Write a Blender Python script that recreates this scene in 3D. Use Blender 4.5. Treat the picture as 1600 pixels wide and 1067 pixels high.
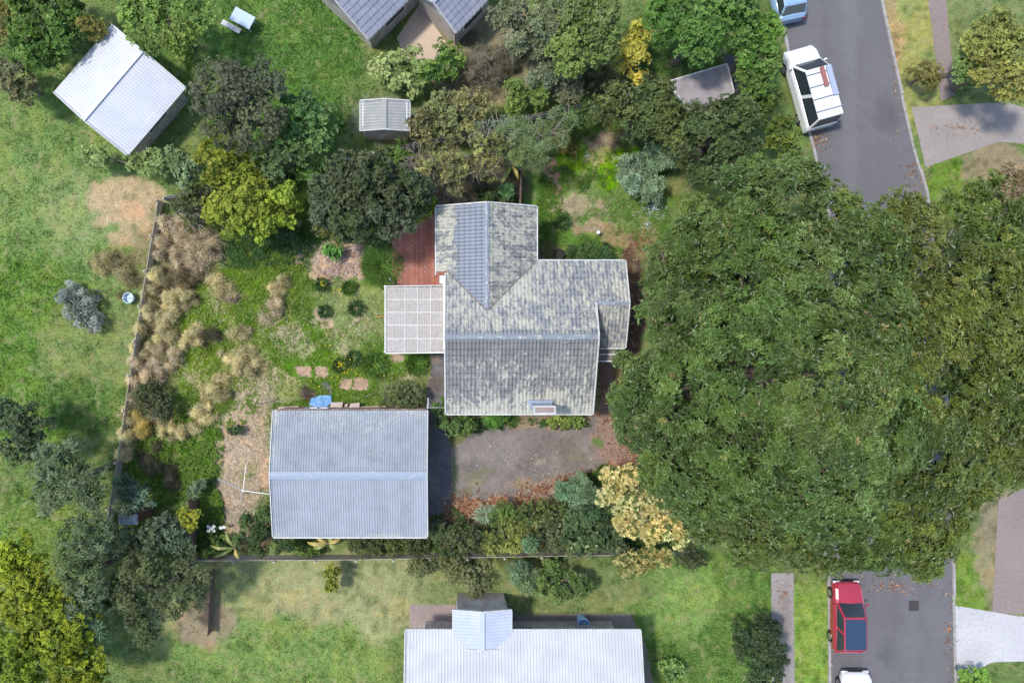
import bpy, bmesh, math, random
import numpy as np
from mathutils import Vector, Matrix
R = math.radians
for o in list(bpy.data.objects): bpy.data.objects.remove(o)
SC = bpy.context.scene
COL = SC.collection
random.seed(7)
RNG = np.random.default_rng(11)

# ---------------------------------------------------------------- camera, sky, sun
H = 40.0                       # the drone hovers 40 m above the ground
NX, NY = 720.0, 533.5          # where the plumb line meets the photograph
K = 1600.0 / 60.0              # photo pixels per metre on the ground
cd = bpy.data.cameras.new('camera'); cam = bpy.data.objects.new('camera', cd); COL.objects.link(cam)
cam.location = (0, 0, H); cd.sensor_width = 36; cd.lens = 24; cd.shift_x = 0.05
cd.clip_end = 2000; cd.clip_start = 0.5
SC.camera = cam
SC.render.resolution_x = 1024; SC.render.resolution_y = 682
SUN_EL, SUN_AZ = 62.0, 168.0    # direction towards the sun: math angle from +x (west, a little north)
w = bpy.data.worlds.new('World'); SC.world = w; w.use_nodes = True
nt = w.node_tree; bg = nt.nodes['Background']
sk = nt.nodes.new('ShaderNodeTexSky'); sk.sky_type = 'NISHITA'; sk.sun_disc = False
sk.sun_elevation = R(SUN_EL); sk.sun_rotation = R(90 - SUN_AZ)
nt.links.new(sk.outputs[0], bg.inputs[0]); bg.inputs[1].default_value = 0.15
sl = bpy.data.lights.new('sun', 'SUN'); sl.energy = 2.0; sl.angle = R(6.0); sl.color = (1, .955, .89)
so = bpy.data.objects.new('sun', sl); COL.objects.link(so)
sd = Vector((math.cos(R(SUN_EL))*math.cos(R(SUN_AZ)), math.cos(R(SUN_EL))*math.sin(R(SUN_AZ)), math.sin(R(SUN_EL))))
so.rotation_euler = sd.to_track_quat('Z', 'Y').to_euler(); so.location = (0, 0, 60)
SC.view_settings.view_transform = 'Standard'; SC.view_settings.look = 'None'
SC.view_settings.exposure = 0.92; SC.view_settings.gamma = 1
SC.render.engine = 'CYCLES'
SC.cycles.max_bounces = 6; SC.cycles.transparent_max_bounces = 6

# ---------------------------------------------------------------- helpers
def P(px, py, h=0.0):
    k = (H-h)/H/K
    return ((px-NX)*k, (NY-py)*k, h)
def PP(pts, h=0.0): return [P(x, y, h) for x, y in pts]
def RM(r, h): return r*(H-h)/H/K

def mat(name, col, rough=.6, spec=.3, metal=0, noise=None, bump=0, coat=0):
    m = bpy.data.materials.new(name); m.use_nodes = True
    n = m.node_tree; b = n.nodes['Principled BSDF']
    b.inputs['Roughness'].default_value = rough; b.inputs['Metallic'].default_value = metal
    b.inputs['Specular IOR Level'].default_value = spec; b.inputs['Coat Weight'].default_value = coat
    b.inputs['Base Color'].default_value = (*col, 1)
    if noise:
        col2, scale, lo, hi = noise
        tc = n.nodes.new('ShaderNodeNewGeometry'); nz = n.nodes.new('ShaderNodeTexNoise')
        nz.inputs['Scale'].default_value = scale; nz.inputs['Detail'].default_value = 6
        nz.inputs['Roughness'].default_value = .65
        mr = n.nodes.new('ShaderNodeMapRange'); mr.inputs[1].default_value = lo; mr.inputs[2].default_value = hi
        mx = n.nodes.new('ShaderNodeMix'); mx.data_type = 'RGBA'
        mx.inputs[6].default_value = (*col, 1); mx.inputs[7].default_value = (*col2, 1)
        n.links.new(tc.outputs['Position'], nz.inputs['Vector']); n.links.new(nz.outputs[0], mr.inputs[0])
        n.links.new(mr.outputs[0], mx.inputs[0]); n.links.new(mx.outputs[2], b.inputs['Base Color'])
        if bump:
            bp = n.nodes.new('ShaderNodeBump'); bp.inputs['Strength'].default_value = bump
            bp.inputs['Distance'].default_value = .02
            n.links.new(nz.outputs[0], bp.inputs['Height']); n.links.new(bp.outputs[0], b.inputs['Normal'])
    return m

def attr_mat(name, rough=.6, spec=.2, transl=0.0, fine=(18, .75, 1.3), fine2=None, bump=.3):
    """colour comes from the mesh's own 'col' attribute, varied by a fine noise"""
    m = bpy.data.materials.new(name); m.use_nodes = True
    n = m.node_tree; L = n.links; b = n.nodes['Principled BSDF']; out = n.nodes['Material Output']
    b.inputs['Roughness'].default_value = rough; b.inputs['Specular IOR Level'].default_value = spec
    at = n.nodes.new('ShaderNodeAttribute'); at.attribute_name = 'col'
    src = at.outputs['Color']
    if fine:
        ge = n.nodes.new('ShaderNodeNewGeometry')
        for i, f in enumerate([fine] + ([fine2] if fine2 else [])):
            nz = n.nodes.new('ShaderNodeTexNoise'); nz.inputs['Scale'].default_value = f[0]
            nz.inputs['Detail'].default_value = 5; nz.inputs['Roughness'].default_value = .7
            mr = n.nodes.new('ShaderNodeMapRange'); mr.inputs[1].default_value = .3; mr.inputs[2].default_value = .7
            mr.inputs[3].default_value = f[1]; mr.inputs[4].default_value = f[2]
            vm = n.nodes.new('ShaderNodeVectorMath'); vm.operation = 'SCALE'
            L.new(ge.outputs['Position'], nz.inputs['Vector']); L.new(nz.outputs[0], mr.inputs[0])
            L.new(src, vm.inputs[0]); L.new(mr.outputs[0], vm.inputs['Scale']); src = vm.outputs[0]
        if bump:
            bp = n.nodes.new('ShaderNodeBump'); bp.inputs['Strength'].default_value = bump
            bp.inputs['Distance'].default_value = .03
            L.new(nz.outputs[0], bp.inputs['Height']); L.new(bp.outputs[0], b.inputs['Normal'])
    L.new(src, b.inputs['Base Color'])
    if transl:
        tr = n.nodes.new('ShaderNodeBsdfTranslucent'); ms = n.nodes.new('ShaderNodeMixShader')
        ms.inputs[0].default_value = transl
        L.new(src, tr.inputs[0]); L.new(b.outputs[0], ms.inputs[1]); L.new(tr.outputs[0], ms.inputs[2])
        L.new(ms.outputs[0], out.inputs['Surface'])
    return m

def big_mesh(name, V, F, m, parent=None, col=None, smooth=False):
    """V (n,3), F (m,3 or 4) numpy -> one object"""
    V = np.asarray(V, dtype=np.float32); F = np.asarray(F, dtype=np.int32)
    me = bpy.data.meshes.new(name)
    me.vertices.add(len(V)); me.vertices.foreach_set('co', V.ravel())
    me.loops.add(F.size); me.loops.foreach_set('vertex_index', F.ravel())
    me.polygons.add(len(F)); me.polygons.foreach_set('loop_start', np.arange(0, F.size, F.shape[1], dtype=np.int32))
    me.polygons.foreach_set('use_smooth', np.full(len(F), smooth, dtype=bool))
    me.update(calc_edges=True)
    if col is not None:
        a = me.color_attributes.new('col', 'FLOAT_COLOR', 'POINT')
        c = np.ones((len(V), 4), dtype=np.float32); c[:, :3] = col
        a.data.foreach_set('color', c.ravel())
    me.materials.append(m)
    o = bpy.data.objects.new(name, me); COL.objects.link(o)
    if parent: o.parent = parent
    return o

class MB:
    """collects boxes, tubes and polygons of ONE part"""
    def __init__(s): s.v = []; s.f = []
    def box(s, c, d, rz=0, M=None):
        x, y, z = d[0]/2, d[1]/2, d[2]/2; i = len(s.v)
        rm = Matrix.Rotation(rz, 3, 'Z') if M is None else M
        for sx, sy, sz in ((-1,-1,-1),(1,-1,-1),(1,1,-1),(-1,1,-1),(-1,-1,1),(1,-1,1),(1,1,1),(-1,1,1)):
            s.v.append(tuple(rm @ Vector((sx*x, sy*y, sz*z)) + Vector(c)))
        for q in ((0,3,2,1),(4,5,6,7),(0,1,5,4),(1,2,6,5),(2,3,7,6),(3,0,4,7)): s.f.append(tuple(i+k for k in q))
        return s
    def beam(s, a, b, wd, ht):
        a = Vector(a); b = Vector(b); d = b-a; L = d.length
        q = d.to_track_quat('Y', 'Z').to_matrix()
        return s.box((a+b)/2, (wd, L, ht), M=q)
    def tube(s, pts, rad, n=6, cap=True):
        pts = [Vector(p) for p in pts]; i0 = len(s.v)
        for j, p in enumerate(pts):
            d = (pts[min(j+1, len(pts)-1)] - pts[max(j-1, 0)]); q = d.to_track_quat('Z', 'Y')
            r = rad[j] if isinstance(rad, (list, tuple)) else rad
            for k in range(n):
                a = 2*math.pi*k/n; s.v.append(tuple(p + q @ Vector((math.cos(a)*r, math.sin(a)*r, 0))))
        for j in range(len(pts)-1):
            for k in range(n):
                a = i0+j*n+k; b = i0+j*n+(k+1) % n; s.f.append((a, b, b+n, a+n))
        if cap:
            s.f.append(tuple(i0+k for k in reversed(range(n)))); s.f.append(tuple(i0+(len(pts)-1)*n+k for k in range(n)))
        return s
    def prism(s, pts, z0, z1):
        i = len(s.v); n = len(pts)
        a = sum(pts[k][0]*pts[(k+1) % n][1]-pts[(k+1) % n][0]*pts[k][1] for k in range(n))
        if a < 0: pts = pts[::-1]
        for p in pts: s.v.append((p[0], p[1], z0))
        for p in pts: s.v.append((p[0], p[1], z1))
        s.f.append(tuple(i+k for k in reversed(range(n)))); s.f.append(tuple(i+n+k for k in range(n)))
        for k in range(n): s.f.append((i+k, i+(k+1) % n, i+n+(k+1) % n, i+n+k))
        return s
    def quad(s, *p):
        i = len(s.v); s.v += [tuple(q) for q in p]; s.f.append(tuple(range(i, i+len(p)))); return s
    def build(s, name, m, parent=None, bevel=0, smooth=False):
        me = bpy.data.meshes.new(name); me.from_pydata(s.v, [], s.f); me.materials.append(m)
        o = bpy.data.objects.new(name, me); COL.objects.link(o)
        if smooth:
            for p in me.polygons: p.use_smooth = True
        if bevel:
            b = o.modifiers.new('bevel', 'BEVEL'); b.width = bevel; b.segments = 2; b.limit_method = 'ANGLE'
        if parent: o.parent = parent
        return o

def tag(o, label=None, cat=None, group=None, kind=None):
    if label: o['label'] = label
    if cat: o['category'] = cat
    if group: o['group'] = group
    if kind: o['kind'] = kind
    return o
def empty(name, loc=(0, 0, 0), rz=0):
    o = bpy.data.objects.new(name, None); COL.objects.link(o); o.location = loc; o.rotation_euler = (0, 0, rz)
    o.empty_display_size = .3
    return o

def vnoise(x, y, seed=0):
    """smooth value noise 0..1 on numpy arrays"""
    xi = np.floor(x).astype(np.int64); yi = np.floor(y).astype(np.int64); fx = x-xi; fy = y-yi
    fx = fx*fx*(3-2*fx); fy = fy*fy*(3-2*fy)
    def h(a, b):
        n = (a*374761393 + b*668265263 + seed*1442695041) & 0xFFFFFFFF
        n = ((n ^ (n >> 13))*1274126177) & 0xFFFFFFFF
        return ((n ^ (n >> 16)) & 0xFFFF)/65535.0
    return (h(xi, yi)*(1-fx)+h(xi+1, yi)*fx)*(1-fy) + (h(xi, yi+1)*(1-fx)+h(xi+1, yi+1)*fx)*fy
def fbm(x, y, seed=0, o=4):
    t = 0; a = .5; s = 0
    for i in range(o):
        t = t + a*vnoise(x*2**i, y*2**i, seed+i*17); s += a; a *= .55
    return t/s
def inpoly(x, y, poly):
    r = np.zeros(x.shape, bool); n = len(poly)
    for i in range(n):
        x0, y0 = poly[i][:2]; x1, y1 = poly[(i+1) % n][:2]
        if y0 == y1: continue
        c = ((y0 > y) != (y1 > y)) & (x < (x1-x0)*(y-y0)/(y1-y0)+x0); r ^= c
    return r

# ---------------------------------------------------------------- ground colours (earth and grass colours, some house shadow painted in)
GREEN = (.10, .18, .028); BRIGHT = (.125, .215, .022); DULL = (.105, .165, .045); DARKG = (.045, .095, .02)
STRAW = (.42, .33, .21); PINK = (.37, .26, .20); DIRT = (.20, .125, .085); LITTER = (.13, .085, .05); OLIVE = (.15, .19, .07)
PALEG = (.19, .24, .10); SOIL = (.075, .055, .035)
Z = [  # (cx, cy, rx, ry, colour, strength)  in photo pixels on the ground
 # surroundings
 (60, 330, 170, 260, (.14, .215, .06), 1), (120, 330, 60, 60, (.19, .25, .09), .8), (30, 560, 150, 170, (.10, .19, .03), .9), (190, 310, 65, 40, (.40, .30, .17), .95),
 (150, 560, 90, 100, (.15, .20, .065), .8), (215, 350, 40, 40, (.40, .29, .17), .8), (140, 640, 110, 40, (.08, .15, .03), .8), (60, 830, 70, 80, (.13, .21, .04), .8),
 (440, 70, 130, 120, (.085, .17, .035), 1), (420, 190, 120, 70, (.08, .18, .03), .8), (300, 100, 80, 80, (.12, .22, .05), .7),
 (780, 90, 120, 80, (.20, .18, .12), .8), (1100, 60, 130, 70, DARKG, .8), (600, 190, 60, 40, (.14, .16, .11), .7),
 (430, 960, 200, 110, (.22, .25, .10), 1), (560, 930, 160, 60, (.26, .26, .12), .8), (420, 1020, 160, 60, (.13, .22, .05), .8), (320, 970, 50, 40, (.25, .19, .13), .8),
 (560, 1040, 60, 40, (.16, .24, .06), .8), (1110, 970, 140, 120, (.10, .18, .04), 1), (1060, 940, 60, 60, (.17, .26, .07), .8), (840, 920, 200, 40, OLIVE, .8),
 (1430, 100, 50, 120, (.23, .25, .08), 1), (1390, 90, 18, 120, (.33, .24, .12), .8), (1270, 990, 40, 110, (.17, .27, .05), 1), (1525, 915, 45, 60, (.13, .21, .035), 1),
 (1570, 870, 50, 110, (.24, .18, .13), .7), (1480, 290, 30, 70, (.12, .20, .03), 1), (1560, 280, 60, 70, (.27, .20, .13), .8), (1540, 60, 90, 110, OLIVE, .9),
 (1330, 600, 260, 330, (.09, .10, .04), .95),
 # back lawn, west of the house
 (470, 500, 230, 200, GREEN, 1), (370, 480, 90, 90, BRIGHT, .95), (300, 470, 50, 70, BRIGHT, .8), (480, 560, 90, 60, (.12, .25, .022), .9),
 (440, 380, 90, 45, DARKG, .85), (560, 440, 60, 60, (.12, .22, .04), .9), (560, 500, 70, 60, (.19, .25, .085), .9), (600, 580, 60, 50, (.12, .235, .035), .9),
 (640, 620, 50, 35, OLIVE, .8), (350, 640, 70, 70, GREEN, .9), (330, 580, 50, 50, BRIGHT, .9), (270, 720, 80, 70, (.085, .17, .022), .95), (310, 700, 30, 60, (.10, .22, .015), .9),
 (535, 405, 48, 34, (.40, .30, .225), 1), (465, 392, 18, 18, (.33, .25, .17), .9), (505, 430, 30, 14, STRAW, .8), (570, 395, 26, 24, (.32, .25, .18), .8),
 (385, 700, 48, 75, STRAW, 1), (370, 780, 35, 55, (.36, .29, .19), 1), (400, 620, 30, 40, (.36, .30, .18), .9), (412, 570, 20, 25, STRAW, .7), (400, 830, 26, 30, LITTER, .8),
 (375, 480, 14, 14, BRIGHT, .5), (450, 520, 26, 14, (.36, .32, .20), .8), (500, 497, 16, 12, (.38, .31, .21), .9), (545, 550, 24, 14, (.32, .29, .18), .7), (515, 527, 20, 14, (.35, .29, .19), .7),
 (465, 545, 30, 12, (.32, .29, .17), .7), (430, 690, 14, 50, (.13, .18, .06), .8), (425, 590, 40, 10, STRAW, .6), (620, 555, 14, 10, PINK, .9), (520, 450, 30, 20, OLIVE, .6),
 (440, 610, 70, 20, (.20, .22, .09), .7), (360, 605, 18, 18, (.19, .2, .09), .6), (385, 735, 12, 26, (.15, .2, .06), .7), (404, 672, 9, 14, (.14, .2, .06), .8),
 (255, 400, 50, 60, (.17, .16, .08), .8), (240, 560, 40, 130, (.15, .18, .06), .8), (250, 850, 90, 40, (.07, .11, .03), .9), (345, 465, 24, 16, (.32, .3, .14), .6),
 # side lawn, north east
 (940, 300, 120, 110, (.10, .205, .035), 1), (945, 330, 90, 50, (.14, .22, .06), .9), (965, 265, 34, 32, (.15, .32, .008), 1), (890, 250, 34, 18, (.13, .28, .012), .95),
 (860, 275, 14, 30, (.33, .205, .14), 1), (945, 220, 34, 18, (.36, .27, .20), 1), (940, 245, 26, 18, (.30, .27, .12), .8), (890, 320, 30, 14, (.33, .29, .17), .9), (935, 320, 12, 8, STRAW, .8),
 (930, 358, 24, 10, (.33, .25, .15), .8), (895, 352, 18, 8, (.32, .22, .14), .8), (1000, 330, 34, 30, (.10, .19, .045), .9), (905, 280, 22, 18, DARKG, .8), (878, 345, 14, 12, DARKG, .8), (850, 330, 16, 60, (.06, .14, .02), .8),  # last entry: dark strip beside the wing, house shadow painted into the grass
 (960, 375, 30, 16, (.22, .17, .09), .8), (1010, 375, 30, 30, (.17, .15, .07), .8), (990, 470, 22, 100, (.10, .065, .045), 1), (960, 600, 30, 50, (.14, .115, .06), 1), (850, 395, 20, 15, (.12, .1, .05), .8),
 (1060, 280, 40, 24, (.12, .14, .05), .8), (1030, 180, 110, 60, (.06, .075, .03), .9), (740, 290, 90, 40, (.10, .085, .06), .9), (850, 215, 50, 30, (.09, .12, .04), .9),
 # front garden, south of the house
 (790, 665, 130, 18, (.15, .20, .06), 1), (900, 660, 40, 12, (.20, .24, .05), .8), (860, 720, 170, 90, (.22, .17, .12), .9), (955, 660, 30, 26, (.27, .18, .12), .9), (980, 700, 40, 40, (.27, .15, .10), 1),
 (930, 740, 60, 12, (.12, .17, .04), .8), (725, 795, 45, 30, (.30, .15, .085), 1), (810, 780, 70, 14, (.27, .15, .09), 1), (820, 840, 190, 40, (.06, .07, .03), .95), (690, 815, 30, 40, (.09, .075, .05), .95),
]
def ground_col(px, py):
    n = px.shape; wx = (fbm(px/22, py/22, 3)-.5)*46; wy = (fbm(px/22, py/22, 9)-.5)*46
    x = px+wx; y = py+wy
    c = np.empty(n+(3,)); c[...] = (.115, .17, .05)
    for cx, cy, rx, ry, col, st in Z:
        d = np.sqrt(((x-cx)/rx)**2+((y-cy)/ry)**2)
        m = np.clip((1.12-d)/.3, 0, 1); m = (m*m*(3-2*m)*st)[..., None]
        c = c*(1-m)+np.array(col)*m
    # patchiness: yellower, drier, darker
    a = fbm(px/30, py/30, 21); b = fbm(px/7, py/7, 33, 3); d = fbm(px/14, py/14, 45, 3)
    c = c*(.72+.62*b)[..., None]
    m = np.clip((a-.52)*4, 0, .4)[..., None]; c = c*(1-m)+c*np.array((1.5, 1.15, 1.0))*m
    e = fbm(px/9, py/9, 57, 4); m = np.clip((e-.60)*4, 0, .45)[..., None]; c = c*(1-m)+np.array((.27, .235, .12))*m
    m = np.clip((.40-d)*5, 0, .7)[..., None]; c = c*(1-m)+c*np.array((.5, .62, .5))*m
    return c*1.04

# one ground sheet: fine inside the view, coarse out to the horizon
def axis(lo, hi, step):
    mid = np.arange(lo, hi+step/2, step); out = np.array([1, 3, 8, 20, 50, 120, 300.])
    return np.concatenate([(lo-out)[::-1], mid, hi+out])
gx = axis(-29, 35, .115); gy = axis(-21.5, 21.5, .115)
X, Y = np.meshgrid(gx, gy); px = X*K+NX; py = NY-Y*K
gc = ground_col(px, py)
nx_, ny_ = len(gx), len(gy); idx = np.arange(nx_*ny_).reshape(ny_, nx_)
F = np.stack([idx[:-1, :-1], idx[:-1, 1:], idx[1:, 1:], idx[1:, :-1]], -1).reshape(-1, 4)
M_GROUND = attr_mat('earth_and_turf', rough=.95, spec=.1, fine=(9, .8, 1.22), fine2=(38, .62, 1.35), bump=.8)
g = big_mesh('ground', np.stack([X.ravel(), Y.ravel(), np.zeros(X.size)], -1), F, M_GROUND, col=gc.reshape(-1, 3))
tag(g, kind='structure')

EXCL = []   # polygons (world xy) where no grass grows
def sheet(name, poly, z, colfn, m, step=.09, rough_edge=.25, excl=True, seed=5):
    """thin ground sheet with a worn edge, made of small cells; poly in photo pixels on the ground"""
    pw = PP(poly); xs = [p[0] for p in pw]; ys = [p[1] for p in pw]
    if rough_edge <= .05:          # straight-edged paving: one outline cut up by a grid
        bm = bmesh.new(); f = bm.faces.new([bm.verts.new((p[0], p[1], z)) for p in pw]); bm.normal_update()
        if f.normal.z < 0: f.normal_flip()
        st = max(step, .12)*2
        for ax_, lo, hi in ((0, min(xs), max(xs)), (1, min(ys), max(ys))):
            for t in np.arange(lo+st, hi, st):
                co = [0, 0, 0]; co[ax_] = t+.0003; no = [0, 0, 0]; no[ax_] = 1
                bmesh.ops.bisect_plane(bm, geom=bm.verts[:]+bm.edges[:]+bm.faces[:], plane_co=co, plane_no=no)
        me = bpy.data.meshes.new(name); bm.to_mesh(me); bm.free(); me.materials.append(m)
        V = np.empty(len(me.vertices)*3); me.vertices.foreach_get('co', V); V = V.reshape(-1, 3)
        a = me.color_attributes.new('col', 'FLOAT_COLOR', 'POINT'); c = np.ones((len(V), 4), dtype=np.float32)
        c[:, :3] = colfn(V[:, 0]*K+NX, NY-V[:, 1]*K); a.data.foreach_set('color', c.ravel())
        o = bpy.data.objects.new(name, me); COL.objects.link(o)
        if excl: EXCL.append(pw)
        return tag(o, kind='structure')
    ax = np.arange(min(xs)-.4, max(xs)+.4, step); ay = np.arange(min(ys)-.4, max(ys)+.4, step)
    X, Y = np.meshgrid(ax, ay); n = (len(ay), len(ax))
    wx = X+(fbm(X*1.3, Y*1.3, seed)-.5)*rough_edge*4; wy = Y+(fbm(X*1.3, Y*1.3, seed+7)-.5)*rough_edge*4
    cx = (wx[:-1, :-1]+wx[1:, 1:])/2; cy = (wy[:-1, :-1]+wy[1:, 1:])/2
    ins = inpoly(cx, cy, pw)
    idx = np.arange(X.size).reshape(n)
    F = np.stack([idx[:-1, :-1], idx[:-1, 1:], idx[1:, 1:], idx[1:, :-1]], -1)[ins]
    used = np.unique(F); mp = np.zeros(X.size, int); mp[used] = np.arange(len(used))
    V = np.stack([X.ravel(), Y.ravel(), np.full(X.size, z)], -1)[used]
    c = colfn(V[:, 0]*K+NX, NY-V[:, 1]*K)
    o = big_mesh(name, V, mp[F], m, col=c)
    if excl: EXCL.append(pw)
    return tag(o, kind='structure')
def cells(base, var, sc=16, seed=3, spots=()):
    def f(px, py):
        c = np.tile(np.array(base), (len(px), 1)); n = fbm(px/sc, py/sc, seed)[:, None]
        c = c*(1-var+2*var*n)
        for cx, cy, rx, ry, col, st in spots:
            x = px+(fbm(px/14, py/14, 3)-.5)*24; y = py+(fbm(px/14, py/14, 9)-.5)*24
            d = np.sqrt(((x-cx)/rx)**2+((y-cy)/ry)**2); m = np.clip((1.2-d)/.5, 0, 1)[:, None]*st
            c = c*(1-m)+np.array(col)*m
        return c
    return f
M_ASPH = attr_mat('worn_asphalt', rough=.9, spec=.15, fine=(4, .8, 1.2), fine2=(45, .55, 1.45), bump=.6)
M_CONC = attr_mat('stained_concrete', rough=.85, spec=.2, fine=(6, .85, 1.12), fine2=(50, .85, 1.12), bump=.3)
sheet('driveway', [(703, 702), (735, 680), (770, 668), (800, 676), (830, 664), (870, 672), (915, 668), (938, 650), (968, 655), (992, 690), (985, 715), (930, 735), (880, 755), (855, 775), (790, 782), (735, 786), (700, 790)],
      .008, cells((.185, .158, .138), .42, 14, 3, [(760, 700, 60, 25, (.225, .20, .18), .6), (780, 765, 60, 14, (.21, .185, .16), .6), (750, 740, 25, 8, (.13, .14, .05), .5), (820, 762, 16, 5, (.12, .14, .04), .7), (860, 700, 40, 12, (.15, .125, .105), .6), (730, 770, 14, 6, (.14, .14, .05), .6), (900, 715, 25, 8, (.17, .15, .08), .5), (830, 740, 30, 10, (.15, .13, .115), .6), (960, 690, 35, 40, (.27, .175, .13), .85),
      (936, 692, 8, 11, (.12, .17, .05), 1), (810, 755, 10, 4, (.13, .15, .04), .9), (740, 755, 14, 8, (.22, .19, .1), .7), (712, 740, 6, 40, (.14, .17, .06), .7), (850, 760, 60, 12, (.27, .18, .12), .7), (840, 720, 12, 8, (.28, .22, .16), .6)]), M_ASPH, rough_edge=.3)
sheet('path', [(672, 550), (697, 550), (697, 600), (690, 640), (704, 700), (706, 800), (668, 806), (664, 640), (668, 600), (673, 585)], .012,
      cells((.135, .127, .13), .25, 14, 8, [(684, 600, 14, 14, (.11, .085, .07), .9), (682, 557, 10, 6, (.24, .17, .13), .8), (676, 745, 7, 20, (.19, .17, .14), .7)]), M_ASPH, rough_edge=.04)
sheet('path', [(940, 566), (958, 566), (957, 650), (938, 650)], .008, cells((.20, .13, .10), .3, 14, 12), M_CONC, rough_edge=.1)

# ---------------------------------------------------------------- the street on the right
M_ROAD = attr_mat('road_asphalt', rough=.9, spec=.2, fine=(3, .93, 1.06), fine2=(45, .8, 1.2), bump=.3)
LE = [(1205, -60), (1218, 0), (1240, 120), (1272, 230), (1295, 330), (1302, 500), (1298, 700), (1296, 900), (1298, 1130)]
RE = [(1362, -60), (1374, 0), (1400, 120), (1425, 230), (1445, 300), (1468, 500), (1480, 700), (1487, 900), (1492, 1130)]
sheet('road', LE+RE[::-1], .006, cells((.135, .13, .135), .12, 60, 4, [(1330, 130, 14, 260, (.165, .16, .16), .5), (1290, 20, 6, 200, (.115, .11, .112), .6), (1345, 60, 6, 240, (.115, .11, .112), .5), (1385, 180, 20, 30, (.10, .097, .10), .8), (1400, 980, 7, 160, (.115, .11, .112), .6), (1445, 980, 7, 160, (.115, .11, .112), .6), (1385, 1020, 16, 22, (.10, .097, .10), .8), (1330, 1000, 22, 70, (.11, .105, .105), .5)]), M_ROAD, step=.2, rough_edge=.0)
sheet('footpath', [(1445, -40), (1475, -40), (1492, 150), (1470, 158)], .01, cells((.24, .19, .17), .1, 30, 4), M_CONC, step=.15, rough_edge=.02)
sheet('footpath', [(1205, 895), (1240, 895), (1242, 1110), (1206, 1110)], .01, cells((.27, .245, .23), .15, 30, 4, [(1228, 990, 8, 90, (.2, .17, .155), .7)]), M_CONC, step=.15, rough_edge=.02)
sheet('footpath', [(1560, 780), (1600, 760), (1640, 800), (1630, 958), (1550, 958)], .01, cells((.25, .20, .18), .1, 30, 6), M_CONC, step=.15, rough_edge=.02)
sheet('driveway', [(1424, 168), (1570, 160), (1680, 190), (1680, 232), (1560, 222), (1446, 262)], .014, cells((.29, .255, .23), .15, 30, 6), M_CONC, step=.15, rough_edge=.03)
sheet('driveway', [(1490, 945), (1590, 962), (1680, 968), (1680, 1030), (1550, 1034), (1496, 1062)], .014, cells((.46, .45, .45), .1, 30, 7), M_CONC, step=.15, rough_edge=.03)
sheet('patio', [(620, 60), (655, 8), (700, 70), (680, 95), (632, 92)], .01, cells((.52, .41, .31), .12, 20, 7), M_CONC, step=.12, rough_edge=.03)
sheet('patio', [(640, 944), (712, 944), (712, 985), (640, 985)], .01, cells((.27, .215, .19), .12, 20, 7), M_CONC, step=.12, rough_edge=.03)
sheet('patio', [(800, 958), (985, 958), (1010, 1010), (1025, 1090), (800, 1090)], .01, cells((.20, .17, .14), .12, 20, 7), M_CONC, step=.12, rough_edge=.03)
M_KERB = mat('kerb_concrete', (.36, .34, .32), .85, noise=((.26, .24, .22), 3, .35, .65))
for line, off, gaps in ((LE, -.08, []), (RE, .08, [(150, 265), (930, 1075)])):
    kb = MB(); pts = [P(*p) for p in line]
    for a, b in zip(pts[:-1], pts[1:]):
        n = max(1, int((Vector(b)-Vector(a)).length/1.0))
        for i in range(n):
            p = Vector(a).lerp(Vector(b), i/n); q = Vector(a).lerp(Vector(b), (i+1)/n)
            yy = NY-(p.y+q.y)/2*K; ht = .12
            if any(g0 < yy < g1 for g0, g1 in gaps): ht = .03
            kb.beam((p.x+off, p.y, ht/2), (q.x+off, q.y-.012 if q.y < p.y else q.y, ht/2), .15, ht)
    tag(kb.build('kerb', M_KERB), kind='structure')

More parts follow.
